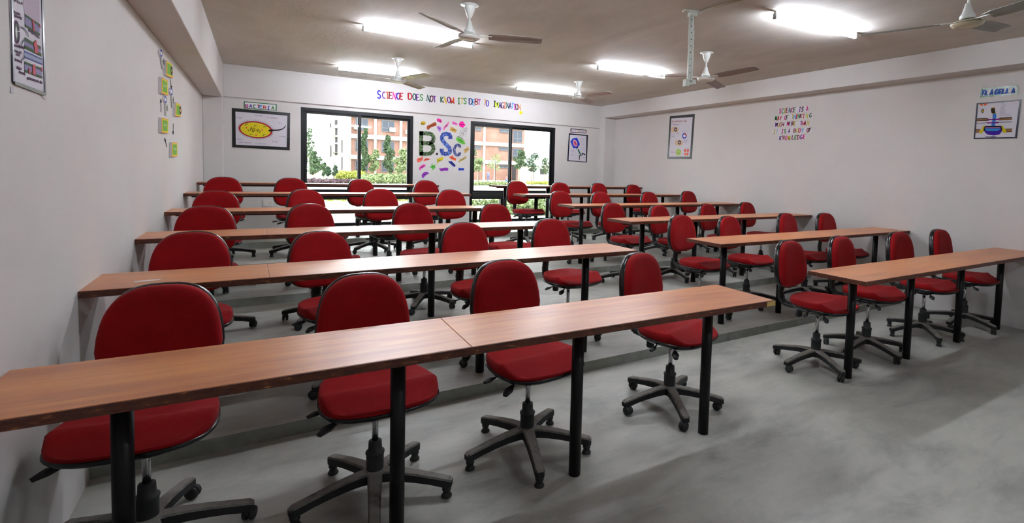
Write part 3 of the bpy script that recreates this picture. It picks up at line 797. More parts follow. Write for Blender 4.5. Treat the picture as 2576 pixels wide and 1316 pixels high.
letter_piece([[(724, 496), (722, 440), (705, 400), (660, 384), (610, 384), (568, 410), (548, 455), (556, 510), (590, 560), (650, 625), (696, 672), (716, 720), (706, 770), (665, 798), (610, 802), (562, 785), (545, 740), (545, 692)]], 84*k1, BL, 'large blue collage letter S on the wall between the windows')
letter_piece([[(922, 668), (915, 630), (880, 612), (845, 622), (815, 665), (802, 720), (812, 780), (840, 820), (880, 828), (912, 808), (922, 768)]], 56*k1, VB, 'smaller violet-blue collage letter c beside the large blue S')
o = art.poly(arc(445, 800, 24, 24, 0, 340, 17), 'paper_dot', paint((44, 30, 52)), None, .001, .004); tag(o, 'small dark dot between the green B and the blue S', 'letter')
def blob(pts, n=3):
    out = []; N = len(pts)
    for i in range(N):
        p0, p1, p2, p3 = pts[i-1], pts[i], pts[(i+1) % N], pts[(i+2) % N]
        for j in range(n):
            t = j/n; out.append(tuple(.5*((2*p1[c])+(-p0[c]+p2[c])*t+(2*p0[c]-5*p1[c]+4*p2[c]-p3[c])*t*t+(-p0[c]+3*p1[c]-3*p2[c]+p3[c])*t**3) for c in (0, 1)))
    return out
BLOBS = [('mustard oval', (186,160,40), [(102,165),(130,128),(180,122),(214,150),(205,185),(160,206),(118,195)], 'RNA'),
 ('rust-brown long', (158,74,40), [(235,250),(250,215),(310,190),(380,150),(415,145),(436,180),(425,215),(345,242),(310,260),(275,296),(245,292)], None),
 ('pink rounded', (222,52,150), [(440,90),(465,65),(520,80),(548,120),(530,157),(490,140),(452,118)], 'LAB'),
 ('lilac shell-shaped', (172,120,206), [(438,235),(475,222),(515,235),(542,275),(525,315),(500,344),(460,290)], None),
 ('slim pink', (226,110,172), [(575,265),(610,215),(650,175),(685,132),(692,150),(670,225),(625,260),(600,308),(582,295)], None),
 ('light pink bow-shaped', (228,110,190), [(755,180),(780,120),(810,140),(850,158),(876,190),(850,214),(800,190)], None),
 ('hot pink flower-shaped', (226,30,150), [(902,185),(915,150),(945,128),(990,130),(1005,165),(1033,195),(1015,225),(985,258),(945,245),(912,225)], None),
 ('ochre wavy', (196,152,72), [(722,320),(735,242),(790,262),(830,290),(856,305),(830,357),(770,335)], None),
 ('bright green', (92,176,60), [(845,470),(870,455),(940,480),(1000,530),(1028,580),(1010,606),(920,575),(855,525)], None),
 ('tan bean-shaped', (190,158,96), [(998,735),(1010,700),(1045,690),(1075,648),(1105,680),(1108,715),(1060,765),(1020,780)], None),
 ('coral hand-shaped', (226,104,84), [(28,925),(50,890),(110,880),(145,845),(155,900),(120,950),(50,975)], None),
 ('coral leaf-shaped', (228,92,70), [(168,950),(190,905),(230,888),(285,898),(312,908),(270,925),(215,940)], None),
 ('yellow ribbon-shaped', (206,188,28), [(440,1000),(450,940),(445,905),(500,885),(560,866),(580,890),(560,930),(505,950),(465,985)], 'DNA'),
 ('red-orange jagged', (236,96,60), [(695,860),(740,850),(775,830),(790,880),(840,890),(832,940),(780,925),(735,905)], None),
 ('khaki ribbon-shaped', (184,160,92), [(900,985),(905,925),(955,905),(1010,870),(1045,845),(1055,880),(990,930),(935,955)], None),
 ('dark blue rod-shaped', (44,56,140), [(682,945),(720,955),(750,950),(800,1000),(830,1035),(820,1062),(790,1065),(740,1020),(700,985)], None),
 ('magenta slanted', (216,70,166), [(75,1105),(90,1070),(130,1035),(185,1015),(208,1040),(190,1070),(130,1100),(95,1140)], None),
 ('green star-shaped', (92,188,70), [(290,1075),(332,1050),(340,985),(362,1040),(420,1020),(400,1070),(428,1092),(385,1100),(362,1140),(335,1090)], None),
 ('purple banner-shaped', (146,56,176), [(488,1095),(530,1100),(600,1085),(672,1088),(680,1125),(668,1150),(600,1148),(530,1160),(505,1125)], None),
 ('small blue bow-shaped', (48,70,190), [(892,1115),(905,1085),(950,1098),(998,1090),(1006,1125),(990,1145),(945,1138),(905,1150)], None),
 ('purple crescent', (142,62,180), [(130,1240),(160,1195),(215,1168),(265,1185),(278,1212),(235,1228),(195,1258),(165,1302),(135,1280)], None)]
for nm, rgb, pts, tx in BLOBS:
    sharp = 'star' in nm
    o = art.poly(pts if sharp else blob(pts), 'paper_cutout', paint(rgb), None, .0005, .0022)
    tag(o, '%s paper cut-out stuck around the B.Sc lettering' % nm, 'paper cut-out', 'coloured paper cut-outs around the collage letters')
    xs = [p[0] for p in pts]; ys_ = [p[1] for p in pts]; mx, my = sum(xs)/len(xs), sum(ys_)/len(ys_)
    ink = paint(tuple(int(v*.3) for v in rgb))
    if tx: small_text(art, tx, (mx-38, my+14), (mx+38, my+4 if tx == 'DNA' else my+14), 30, 'handwriting', ink, o, .0022, .003, .0045)
    else:
        x0, x1 = min(xs), max(xs); sl = {'rust-brown long': -.45, 'slim pink': -1.2, 'dark blue rod-shaped': .8, 'magenta slanted': -.6, 'khaki ribbon-shaped': -.6, 'bright green': .5, 'purple crescent': -.2, 'lilac shell-shaped': .8}.get(nm, 0)
        half = (x1-x0)*.27/math.sqrt(1+sl*sl); zz = [(mx-half+2*half*i/12, my+sl*(-half+2*half*i/12)+(7 if i % 2 else -7)) for i in range(13)]
        art.strokes([zz], .003, 'handwriting', ink, o, .0022, .003)
# microscope drawing
ms = [[(1060,255),(1075,262),(1050,330),(1020,318),(1045,262),(1060,255)], [(1040,275),(990,275),(940,310),(918,370),(922,410),(945,420)], [(1010,300),(965,330),(950,375),(965,400)], [(945,420),(905,440),(870,440),(935,465),(1030,525)],
  [(960,380),(1010,395),(1045,415)], [(985,350),(1000,395),(985,430),(1015,440)], [(1050,330),(1035,360),(1060,372)], [(945,420),(950,470),(990,490)], [(1000,310),(1040,345)], [(965,400),(990,345),(1030,350)]]
o = art.strokes(ms, .0035, 'microscope_drawing', paint((44, 44, 50)), None, .0005, .002); tag(o, 'black ink cut-out drawing of a microscope right of the collage letters', 'drawing')

# --- BACTERIA poster and its title strip
art = Art(PB, (575, 250, 9.745))
t = poster('bacteria_poster', 'white poster of a yellow bacterium in a black taped border, left of the left window', art, (800, 700))
art.poly([(100,235),(1490,360),(1485,1235),(105,1160)], 'paper', PAPER, t, .0005, .002)
frame_pieces(art, [(80,210),(1510,335),(1500,1252),(88,1175)], [(168,298),(1442,402),(1424,1172),(176,1112)], TAPEB, t, .001, .004, 'black_border')
ell = lambda cx, cy, rx, ry, tilt, n=40, a0=0, a1=360: [(cx+rx*math.cos(math.radians(a0+(a1-a0)*i/n))*math.cos(tilt)-ry*math.sin(math.radians(a0+(a1-a0)*i/n))*math.sin(tilt), cy+rx*math.cos(math.radians(a0+(a1-a0)*i/n))*math.sin(tilt)+ry*math.sin(math.radians(a0+(a1-a0)*i/n))*math.cos(tilt)) for i in range(n+(1 if a1-a0 < 360 else 0))]
ring1 = ell(662, 745, 418, 205, .13)
hairs = []
for i in range(60):
    a = 2*PI*i/60+.05
    if abs(math.sin(a/2)) < .06: continue
    p = ell(662, 745, 415, 202, .13, 60)[i]; q_ = ell(668, 743, 455, 246, .13, 60)[i]; hairs.append([p, q_])
art.strokes(hairs, .0035, 'pili', paint((24, 60, 62)), t, .002, .0026)
art.poly(ring1, 'capsule_ring', paint((178, 22, 26)), t, .002, .003)
art.poly(ell(660, 747, 382, 184, .13), 'membrane_ring', paint((60, 40, 110)), t, .003, .0034)
art.poly(ell(660, 747, 374, 177, .13), 'cell_body', paint((214, 198, 30)), t, .0034, .0040)
art.strokes([[(400,650),(430,615),(472,598)], [(618,665),(655,640),(688,630)], [(850,682),(885,668),(925,674)], [(745,832),(765,800),(795,782)], [(508,882),(545,866),(585,872)], [(835,900),(865,868),(905,860)]], .0075, 'ribosome_marks', paint((34, 96, 40)), t, .004, .0046)
b = MB()
for cx, cy in ((440, 697), (822, 750), (676, 882)): b.prism([art.q(p) for p in ell(cx, cy, 17, 16, 0, 16)], PB.O, PB.e1, PB.e2, .004, .0046)
b.build('pink_dots', paint((236, 50, 110)), t)
art.strokes([[(480,735),(488,790)], [(530,780),(540,700),(570,690),(575,740),(590,800),(610,800),(640,750),(650,715),(610,700),(590,730),(620,770),(660,775)], [(690,740),(700,800),(712,740),(745,735),(755,765),(720,785),(700,770)]], .0055, 'genetic_material', paint((20, 22, 20)), t, .004, .0046)
art.poly([(968,765),(990,745),(1060,738),(1110,742),(1220,740),(1310,720),(1365,680),(1395,632),(1405,640),(1375,700),(1320,742),(1230,770),(1110,778),(1060,792),(1000,790)], 'flagellum', paint((16, 18, 22)), t, .0046, .0054)
for tx, p0, p1 in (('PLASMID', (182,440), (330,462)), ('RIBOSOME', (635,388), (840,412)), ('CELL MEMBRANE', (945,440), (1205,470)), ('PILI', (1215,580), (1315,600)), ('FLAGELLUM', (1245,905), (1385,920)),
                   ('CELL WALL', (1065,1030), (1218,1042)), ('CYTOPLASM', (665,1080), (900,1095)), ('GENETIC MATERIAL', (255,1052), (568,1070)), ('CAPSULE', (190,968), (345,985))):
    small_text(art, tx, p0, p1, 30, 'caption', paint((104, 76, 120)), t, .002, .0026, .0016)
keep(t)
t = poster('bacteria_title', 'white title strip reading BACTERIA in coloured letters above the bacterium poster', art, (780, 165), 'sign')
art.poly([(378,50),(1178,118),(1175,275),(378,220)], 'paper', WPAPER, t, .0005, .002)
frame_pieces(art, [(372,48),(1182,118),(1178,282),(374,224)], [(398,72),(1155,135),(1152,268),(398,205)], TAPEG, t, .001, .0028, 'green_border')
for ch, x, y, rgb in zip('BACTERIA', (445,542,635,730,797,888,980,1085), (162,166,172,180,184,198,206,214), ((178,36,130),(70,40,160),(24,84,60),(140,24,60),(50,130,200),(190,60,40),(50,60,170),(62,122,60))):
    b = MB(); c_ = art.q((x, y)); k_ = abs(art.q((x+10, y))[0]-c_[0])/10
    for ln in glyph_lines(ch, c_[0], c_[1], 62*k_, 88*k_, -.08): ribbon(b, ln, 21*k_, PB, .002, .003)
    b.build('letter', paint(rgb), t)
keep(t)

# --- bacteriophage poster
art = Art(PB, (1420, 315, 13.157))
t = poster('bacteriophage_poster', 'white poster of a blue-headed phage in a dark border, right of the right window', art, (440, 740))
art.poly([(150,290),(765,345),(725,1220),(105,1175)], 'paper', PAPER, t, .0005, .002)
frame_pieces(art, [(145,265),(778,332),(740,1232),(90,1188)], [(175,318),(724,352),(706,1212),(132,1160)], TAPEN, t, .001, .004, 'dark_border')
art.poly([(280,435),(415,412),(510,630),(440,730),(395,762),(295,770),(190,540)], 'phage_head', paint((40, 62, 196)), t, .002, .003)
art.poly(ell(350, 595, 118, 68, 1.25), 'head_core', paint((222, 184, 180)), t, .003, .0036)
art.poly(ell(352, 605, 90, 42, 1.2), 'pink_core', paint((216, 90, 140)), t, .0036, .004)
art.strokes([[(330,520),(375,570),(350,610),(395,650)], [(325,560),(372,600)]], .006, 'dna_coil', paint((160, 24, 60)), t, .004, .0046)
art.poly([(385,765),(400,740),(435,722),(455,745),(430,772),(400,778)], 'collar', paint((16, 18, 40)), t, .003, .004)
art.poly([(428,808),(465,785),(550,975),(515,992)], 'tail', paint((20, 96, 70)), t, .002, .003)
art.poly([(475,1000),(540,998),(568,975),(572,910),(592,912),(695,965),(675,998),(600,950),(588,1000),(550,1020),(508,1018),(500,1150),(480,1150)], 'tail_fibres', paint((20, 22, 20)), t, .003, .004)
for tx, p0, p1 in (('PROTEIN', (515,455), (640,470)), ('HEAD', (555,550), (625,560)), ('DNA', (575,628), (640,636)), ('TAIL TUBE', (590,812), (692,828)), ('BASE PLATE', (215,838), (315,850)), ('SHEATH', (225,880), (335,888)), ('TAIL', (215,960), (290,968)), ('FIBRE', (215,995), (300,1002)), ('ENDPLATE', (580,1060), (695,1075))):
    small_text(art, tx, p0, p1, 22, 'caption', paint((120, 108, 140)), t, .002, .0026, .0015)
keep(t)
t = poster('bacteriophage_title', 'narrow title strip in pastel letters above the phage poster', art, (460, 190), 'sign')
art.poly([(198,105),(728,160),(722,270),(200,232)], 'paper', WPAPER, t, .0005, .002)
frame_pieces(art, [(198,104),(730,158),(724,272),(200,238)], [(212,128),(714,178),(708,256),(214,218)], TAPEN, t, .001, .0026, 'dark_border')
cols = [(196,70,130),(90,150,160),(180,140,90),(90,110,190),(180,110,170),(206,150,60),(120,60,120)]
for i, ch in enumerate('BACTERIOPHAGE'):
    b = MB(); x = 230+i*38.5; c_ = art.q((x, 172+i*3.9)); k_ = abs(art.q((x+10, 172))[0]-c_[0])/10
    for ln in glyph_lines(ch, c_[0], c_[1], 25*k_, 62*k_, -.09): ribbon(b, ln, 9*k_, PB, .002, .003)
    b.build('letter', paint(cols[i % 7]), t)
keep(t)

# --- right wall: plasmid poster
art = Art(PR, (1670, 280, 10.122))
t = poster('plasmid_poster', 'tall white poster of plasmid drawings in a black taped border on the right wall', art, (430, 640))
art.poly([(170,130),(780,80),(700,1205),(95,1205)], 'paper', PAPER, t, .0005, .002)
frame_pieces(art, [(158,125),(790,70),(712,1215),(88,1215)], [(192,185),(738,145),(665,1155),(135,1158)], TAPEB, t, .001, .004, 'black_border')
rect = lambda x0, y0, x1, y1, r: blob([(x0+r, y0), (x1-r, y0), (x1, y0+r), (x1, y1-r), (x1-r, y1), (x0+r, y1), (x0, y1-r), (x0, y0+r)], 2)
for x0, y0, x1, y1, cc in ((190, 400, 372, 535, (303, 465)), (285, 735, 480, 870, (402, 795))):
    o = art.poly(rect(x0, y0, x1, y1, 40), 'beige_cell', paint((206, 178, 150)), t, .002, .0028)
    art.strokes([ell(cc[0], cc[1], 30, 38, 0, 24, 0, 350)], .018, 'plasmid_ring', paint((40, 34, 66)), t, .0028, .0036)
art.strokes([ell(525, 628, 46, 58, 0, 24, 0, 270)], .02, 'blue_ring', paint((40, 60, 190)), t, .002, .003)
art.strokes([ell(525, 628, 46, 58, 0, 12, 270, 360)], .02, 'red_arc', paint((170, 20, 30)), t, .002, .003)
art.poly(ell(372, 1042, 72, 88, 0, 28), 'green_cell', paint((178, 206, 120)), t, .002, .003)
art.strokes([[(365,970),(378,1010)], [(325,1035),(345,1050)], [(410,1000),(420,1035)], [(350,1095),(362,1060)], [(385,1095),(402,1050)]], .012, 'green_marks', paint((84, 116, 40)), t, .003, .0036)
art.poly([(518,972),(640,968),(634,1060),(625,1105),(590,1132),(545,1125),(518,1085)], 'red_shield', paint((236, 82, 40)), t, .002, .003)
art.poly([(566,970),(592,970),(584,1135),(560,1132)], 'white_band', PAPER, t, .003, .0035)
art.poly([(515,1030),(637,1026),(637,1056),(515,1062)], 'white_bar', PAPER, t, .0035, .0039)
art.strokes([[(566,1030),(588,1058)], [(588,1030),(566,1058)]], .006, 'small_cross', paint((220, 70, 50)), t, .004, .0046)
small_text(art, 'RECOMBINANT DNA', (215, 262), (590, 248), 40, 'title_writing', paint((150, 30, 50)), t, .002, .0028, .004)
small_text(art, 'IN BACTERIA', (215, 330), (400, 345), 22, 'title_writing', paint((130, 50, 110)), t, .002, .0028, .003)
for tx, p0, p1 in (('BACTERIAL', (190,605), (260,602)), ('CHROMOSOME', (190,648), (285,640)), ('PLASMID', (325,560), (385,560)), ('VECTOR', (470,510), (575,505)), ('RECOMBINANT', (515,752), (605,745)), ('PLASMID', (515,795), (585,790)), ('SCIENCE', (522,948), (645,942)), ('PLATE OF', (170,1020), (235,1018)), ('COLONIES', (170,1052), (285,1046))):
    small_text(art, tx, p0, p1, 16, 'caption', paint((150, 120, 170)), t, .002, .0026, .0022)
keep(t)

# --- right wall quotation: five paper strips with coloured letters
art = Art(PR, (1930, 255, 11.96))
rows = [('SCIENCE IS A', [(395,290),(475,292),(530,282),(600,272),(685,268),(765,260),(825,255),None,(985,240),(1065,235),None,(1210,222)], 'hp g ys dr t hp g _ pu k _ hp'.split(), 130),
 ('WAY OF THINKING', [(268,505),(340,512),(405,508),None,(555,490),(610,485),None,(770,465),(832,470),(882,462),(948,450),(1022,442),(1100,440),(1200,430),(1305,420)], 'g r ro _ hp g _ ys lb cr g dr ro ys dg'.split(), 118),
 ('MUCH MORE THAN', [(280,705),(350,702),(405,695),(470,692),None,(635,675),(710,678),(770,672),(838,666),None,(1022,655),(1082,665),(1146,662),(1236,655)], 'pu ys o dr _ hp gy dr ys _ pu cr dr ys'.split(), 115),
 ('IT IS A BODY OF', [(215,918),(292,918),None,(460,905),(540,902),None,(665,890),None,(830,882),(910,878),(980,875),(1065,872),None,(1225,868),(1292,862)], 'ys gy _ hp g _ pu _ dr ys hp lb _ dr k'.split(), 112),
 ('KNOWLEDGE', [(405,1100),(492,1090),(575,1100),(665,1095),(780,1080),(860,1080),(938,1080),(1025,1075),(1118,1068)], 'pu dr hp ys dr g dr pu hp'.split(), 120)]
for ri, (tx, pos, cl, hp_) in enumerate(rows):
    pp = [p for p in pos if p]; x0, x1 = pp[0][0]-60, pp[-1][0]+60; y0, y1 = pp[0][1], pp[-1][1]
    t = thing('quotation_strip', 'white paper strip reading %s in coloured letters on the right wall' % tx, 'sign', origin(art, ((x0+x1)/2, (y0+y1)/2)), 0, 'paper strips of the quotation on the right wall')
    art.poly([(x0, y0-hp_*.62), (x1, y1-hp_*.62), (x1, y1+hp_*.62), (x0, y0+hp_*.62)], 'paper', mat('thin_strip_paper', (214, 210, 216), .7, spec=.25), t, .0004, .001)
    for ch, p, c in zip(tx, pos, cl):
        if ch == ' ': continue
        b = MB(); c_ = art.q(p); hh = abs(art.q((p[0], p[1]-hp_/2))[1]-art.q((p[0], p[1]+hp_/2))[1]); ww = abs(art.q((p[0]+30, p[1]))[0]-art.q((p[0]-30, p[1]))[0])
        for ln in glyph_lines(ch, c_[0], c_[1], ww*(.9 if ch != 'I' else .8), hh, 0, .12): ribbon(b, ln, .0105, PR, .001, .002)
        b.build('letter', paint(NAMES[c][1]), t)
    keep(t)

# --- FLAGELLA poster and title
art = Art(PR, (2430, 200, 8.226))
t = poster('flagella_title', 'white title strip reading FLAGELLA in blue letters with a green foil border', art, (700, 250), 'sign')
art.poly([(330,185),(1080,125),(1070,300),(300,365)], 'paper', WPAPER, t, .0005, .002)
frame_pieces(art, [(328,180),(1084,122),(1078,305),(292,375)], [(350,208),(1052,165),(1040,275),(328,342)], TAPEG, t, .001, .004, 'green_foil_border')
for ch, x, y in zip('FLAGELLA', (372,440,535,632,712,788,872,985), (280,278,268,262,258,245,238,232)):
    c_ = art.q((x, y)); hh = abs(art.q((x, y-48))[1]-art.q((x, y+48))[1]); ww = abs(art.q((x+30, y))[0]-art.q((x-30, y))[0])
    b = MB()
    for ln in glyph_lines(ch, c_[0], c_[1], ww*.9, hh, 0, .15): ribbon(b, ln, .0135, PR, .002, .0034)
    o = b.build('letter', paint((18, 24, 110)), t)
    b = MB()
    for ln in glyph_lines(ch, c_[0], c_[1]+.003, ww*.9, hh*.96, 0, .15): ribbon(b, ln, .0075, PR, .0034, .0042)
    b.build('letter_highlight', paint((50, 110, 200)), o)
keep(t)
t = poster('flagella_poster', 'white poster of a flagellum motor in a dark blue border on the right wall', art, (650, 820))
art.poly([(240,500),(1130,430),(1040,1205),(180,1225)], 'paper', PAPER, t, .0005, .002)
frame_pieces(art, [(225,492),(1145,415),(1055,1218),(160,1235)], [(256,512),(1108,444),(1018,1190),(190,1208)], TAPEN, t, .001, .004, 'blue_border')
def layer(pts, nm, rgb, k): art.poly(pts, nm, paint(rgb), t, .002+.0006*k, .0026+.0006*k)
layer([(275,512),(448,495),(430,525),(380,548),(325,545)], 'red_cap', (226, 84, 36), 0)
layer([(345,505),(382,502),(380,545),(345,548)], 'grey_band', (190, 184, 170), 1)
layer(ell(348, 650, 28, 42, .1, 20), 'black_oval', (24, 22, 20), 0); layer(ell(350, 652, 16, 26, .1, 20), 'yellow_oval', (190, 170, 40), 1)
for x0, x1, y0, y1, yy0, yy1 in ((225, 462, 825, 855, 815, 848), (690, 955, 805, 840, 795, 830), (205, 300, 1040, 1095, 1040, 1092), (815, 955, 1030, 1085, 1025, 1080)):
    layer([(x0, y0), (x1, yy0), (x1, yy1), (x0, y1)], 'membrane_bar', (150, 106, 60), 0)
art.strokes([[(225,818),(462,808)], [(225,856),(462,850)], [(690,806),(955,792)], [(690,842),(955,830)], [(220,908),(450,895)], [(680,885),(955,878)], [(205,1035),(300,1035)], [(205,1098),(300,1095)], [(815,1026),(955,1020)], [(815,1088),(955,1080)]], .005, 'membrane_lines', paint((44, 30, 24)), t, .0028, .0034)
art.strokes([[(240+i*17, 818), (244+i*17, 796+(i % 2)*6)] for i in range(13)]+[[(702+i*18, 806-i*.7), (706+i*18, 776+(i % 3)*5-i*.7)] for i in range(14)], .0035, 'bristles', paint((54, 44, 50)), t, .0028, .0034)
layer([(552,712),(620,700),(632,740),(625,800),(605,960),(525,962),(545,860),(555,790)], 'blue_rod', (40, 130, 214), 1)
layer([(570,720),(590,718),(596,800),(575,955),(560,955),(572,800)], 'rod_shading', (90, 110, 190), 2)
layer(blob([(555,712),(525,670),(522,620),(545,582),(610,578),(595,600),(600,640),(612,660),(612,700)], 2), 'hook', (196, 150, 30), 2)
art.strokes([[(535+i*14, 590+(i % 2)*10), (530+i*16, 640+(i % 2)*14), (545+i*13, 700)] for i in range(5)], .006, 'hook_pattern', paint((40, 30, 18)), t, .0046, .0052)
layer([(455,815),(520,818),(640,812),(698,802),(695,838),(600,842),(520,842),(460,850)], 'outer_ring', (126, 20, 140), 2)
layer([(440,888),(500,885),(620,882),(682,875),(682,905),(600,908),(500,908),(445,915)], 'inner_ring', (126, 20, 140), 2)
layer([(400,965),(540,960),(750,965),(740,1085),(690,1140),(580,1160),(460,1145),(400,1105),(380,1060)], 'motor_bowl', (60, 24, 150), 1)
layer([(372,962),(752,958),(755,1062),(735,1065),(720,985),(400,990),(395,1070),(368,1075)], 'black_frame', (18, 16, 34), 2)
layer([(400,995),(712,992),(710,1005),(402,1008)], 'pink_line', (206, 130, 150), 3)
layer([(388,1018),(715,1015),(690,1050),(640,1068),(450,1068),(410,1050)], 'light_blue_bowl', (44, 140, 206), 3)
for pts in ([(350,975),(375,965),(400,975),(370,1000),(368,1060),(335,1110),(300,1118),(275,1098),(285,1065),(325,1035)], [(735,965),(770,955),(790,1005),(830,1035),(840,1080),(810,1108),(775,1100),(755,1065),(752,1000)]):
    layer(blob(pts, 2), 'yellow_stator', (206, 190, 24), 3)
for ln_ in [[(725+(i % 2)*5, 492+i*27), (790+(i*37 % 45), 488+i*27)] for i in range(5)]+[[(705, 605+i*25), (790+(i*41 % 60), 601+i*25)] for i in range(4)]+[[(695,698),(830,692)], [(695,722),(900,715)], [(695,745),(940,735)], [(275,592),(335,588)], [(370,600),(450,592)], [(290,655),(312,655)], [(310,705),(345,703)]]:
    art.strokes([ln_], .003, 'caption', paint((150, 140, 168)), t, .002, .0026)
small_text(art, 'FIG FLAGELLA', (415, 1190), (625, 1184), 18, 'caption', paint((70, 50, 120)), t, .002, .0028, .004)
keep(t)

# --- left wall: membrane poster near the camera
art = Art(PLW, (0, 0, 5.0615))
t = poster('membrane_poster', 'tall poster of cell membrane drawings taped high on the left wall near the camera', art, (340, 700))
def ext(pb, pt, k): return (pb[0]+(pt[0]-pb[0])*k, pb[1]+(pt[1]-pb[1])*k)
pb = [(155,1050),(555,1200)]; topl = ext((155,1050), (112,0), 1.42); topr = ext((560,1190), (520,0), 1.36)
art.poly([(150,1045),topl,topr,(560,1210)], 'paper', PAPER, t, .0005, .002)
frame_pieces(art, [(105+5,0-440),(535-14,0-430),(570,1210),(145,1045)], [(135,-400),(500,-380),(548,1175),(165,1030)], mat('slate_tape', (46, 56, 78), .25, spec=.6), t, .001, .004, 'dark_border')
art.poly([(152,1035),(556,1180),(552,1222),(160,1075)], 'bottom_tape', mat('olive_tape', (74, 76, 62), .5), t, .004, .006)
o1 = paint((52, 84, 44)); v1 = paint((140, 132, 172)); r1 = paint((196, 90, 100)); gr = paint((110, 84, 110))
art.poly([(278,0),(290,-200),(490,-150),(488,310),(420,270),(300,190)], 'stippled_area', paint((184, 170, 186)), t, .002, .0026)
for q1, q2, q3, q4, nm in (((300,190),(488,318),(488,440),(302,322),0), ((300,495),(500,610),(508,700),(298,595),1), ((296,795),(515,880),(518,985),(296,900),2)):
    art.poly([q1, q2, q3, q4], 'lipid_band', v1, t, .0022, .003)
    art.strokes([[q1, ((q1[0]+q2[0])/2, (q1[1]+q2[1])/2+2), q2], [q4, ((q3[0]+q4[0])/2, (q3[1]+q4[1])/2), q3]], .007 if nm != 1 else .010, 'head_groups', o1, t, .003, .0038)
art.strokes([[(485,318),(485,345)]], .013, 'protein', r1, t, .0038, .0046)
art.strokes([[(395,248),(402,320),(412,395)]], .013, 'protein', r1, t, .0038, .0046)
art.strokes([[(420,530),(437,600),(441,672)]], .03, 'protein', r1, t, .0038, .0046)
art.strokes([[(408,820),(412,880),(408,950)]], .024, 'protein', r1, t, .0038, .0046)
art.strokes([[(512,865),(508,900)]], .013, 'protein', r1, t, .0038, .0046)
art.strokes([[(350,870),(352,935)]], .013, 'protein', r1, t, .0038, .0046)
art.poly([(292,650),(518,750),(522,818),(292,722)], 'blue_band', paint((150, 158, 186)), t, .0022, .003)
art.strokes([[(292,650),(518,752)], [(292,722),(522,818)]], .004, 'band_lines', paint((70, 84, 150)), t, .003, .0036)
for rx, ry, rgb in ((36, 140, (130, 96, 130)), (28, 122, (80, 60, 84)), (20, 100, (90, 110, 90))):
    art.strokes([ell(195, 408, rx, ry, -.06, 28, 0, 352)], .006, 'cell_outline', paint(rgb), t, .002, .003)
art.strokes([[(240,340),(290,365),(325,420),(338,470)], [(240,575),(262,530),(298,495)], [(258,762),(292,724)]], .003, 'pointer_lines', paint((90, 100, 112)), t, .0046, .0052)
for tx, p0, p1 in (('PILI', (165,5), (275,45)), ('PLASMA', (160,150), (240,190)), ('MEMBRANE', (165,198), (262,235)), ('OUTER MEMBRANE', (165,575), (290,612)), ('PERIPLASM', (165,645), (250,675)), ('LAYER', (190,690), (235,705)), ('PEPTIDOGLYCAN', (170,755), (262,792)), ('INNER', (195,858), (255,880)), ('PROTEIN', (230,918), (302,945)), ('GRAM NEGATIVE CELL', (345,380), (488,478)), ('GRAM POSITIVE CELL WALL', (330,995), (525,1052))):
    small_text(art, tx, p0, p1, 22, 'caption', gr, t, .003, .0036, .0028)
b = MB(); keep(t)
for pts, lab in (([(125,1100),(165,1110),(172,1190),(130,1180)], 'white tape scrap stuck on the left wall under the membrane poster\'s near corner'), ([(520,1215),(580,1190),(582,1272),(552,1262)], 'white tape scrap stuck under the membrane poster\'s far bottom corner')):
    o = art.poly(pts, 'tape_scrap', mat('tape_scrap', (186, 182, 186), .6), None, .0005, .0015); tag(o, lab, 'tape')

# --- left wall: cycle diagram cut-outs (foam cards, phages, arrows)
art = Art(PLW, (380, 120, 4.533))
cards = [([(142,138),(205,185),(218,348),(138,312)], 'topmost green and yellow foam card of the cycle, with a dark oval mark', True),
 ([(85,332),(155,372),(158,545),(84,518)], 'second green and yellow foam card from the top, left side of the cycle', False),
 ([(250,620),(308,650),(310,790),(246,778)], 'green and yellow foam card with a dark oval on the right side of the cycle', True),
 ([(85,795),(162,812),(160,978),(84,966)], 'green and yellow foam card lower left in the cycle, above the lowest arrow', False),
 ([(206,1080),(268,1080),(272,1240),(205,1245)], 'lowest green and yellow foam card of the cycle diagram', False)]
for pts, lab, oval in cards:
    cx, cy = sum(p[0] for p in pts)/4, sum(p[1] for p in pts)/4; sh = lambda k: [(cx+(p[0]-cx)*k, cy+(p[1]-cy)*k) for p in pts]
    t = thing('cell_card', lab, 'card', origin(art, (cx, cy)), 0, 'green cell cards on the left wall')
    art.poly(pts, 'foam_card', WPAPER, t, .0005, .018); art.poly(sh(.99), 'orange_edge', paint((232, 96, 44)), t, .018, .0186)
    art.poly(sh(.93), 'yellow_edge', paint((226, 206, 40)), t, .0186, .0192); art.poly(sh(.72), 'green_centre', paint((116, 176, 48)), t, .0192, .0200)
    if oval: art.strokes([ell(pts[1][0]-6, (pts[1][1]+pts[2][1])/2-8, 9, 34, -.05, 20, 0, 350)], .022, 'dark_oval', paint((80, 14, 22)), t, .02, .021)
    else: art.strokes([[(cx-18+i*4, cy-22+(14 if i % 2 else 0)+i*2) for i in range(9)]], .008, 'pale_writing', paint((190, 214, 170)), t, .02, .0206)
    keep(t)
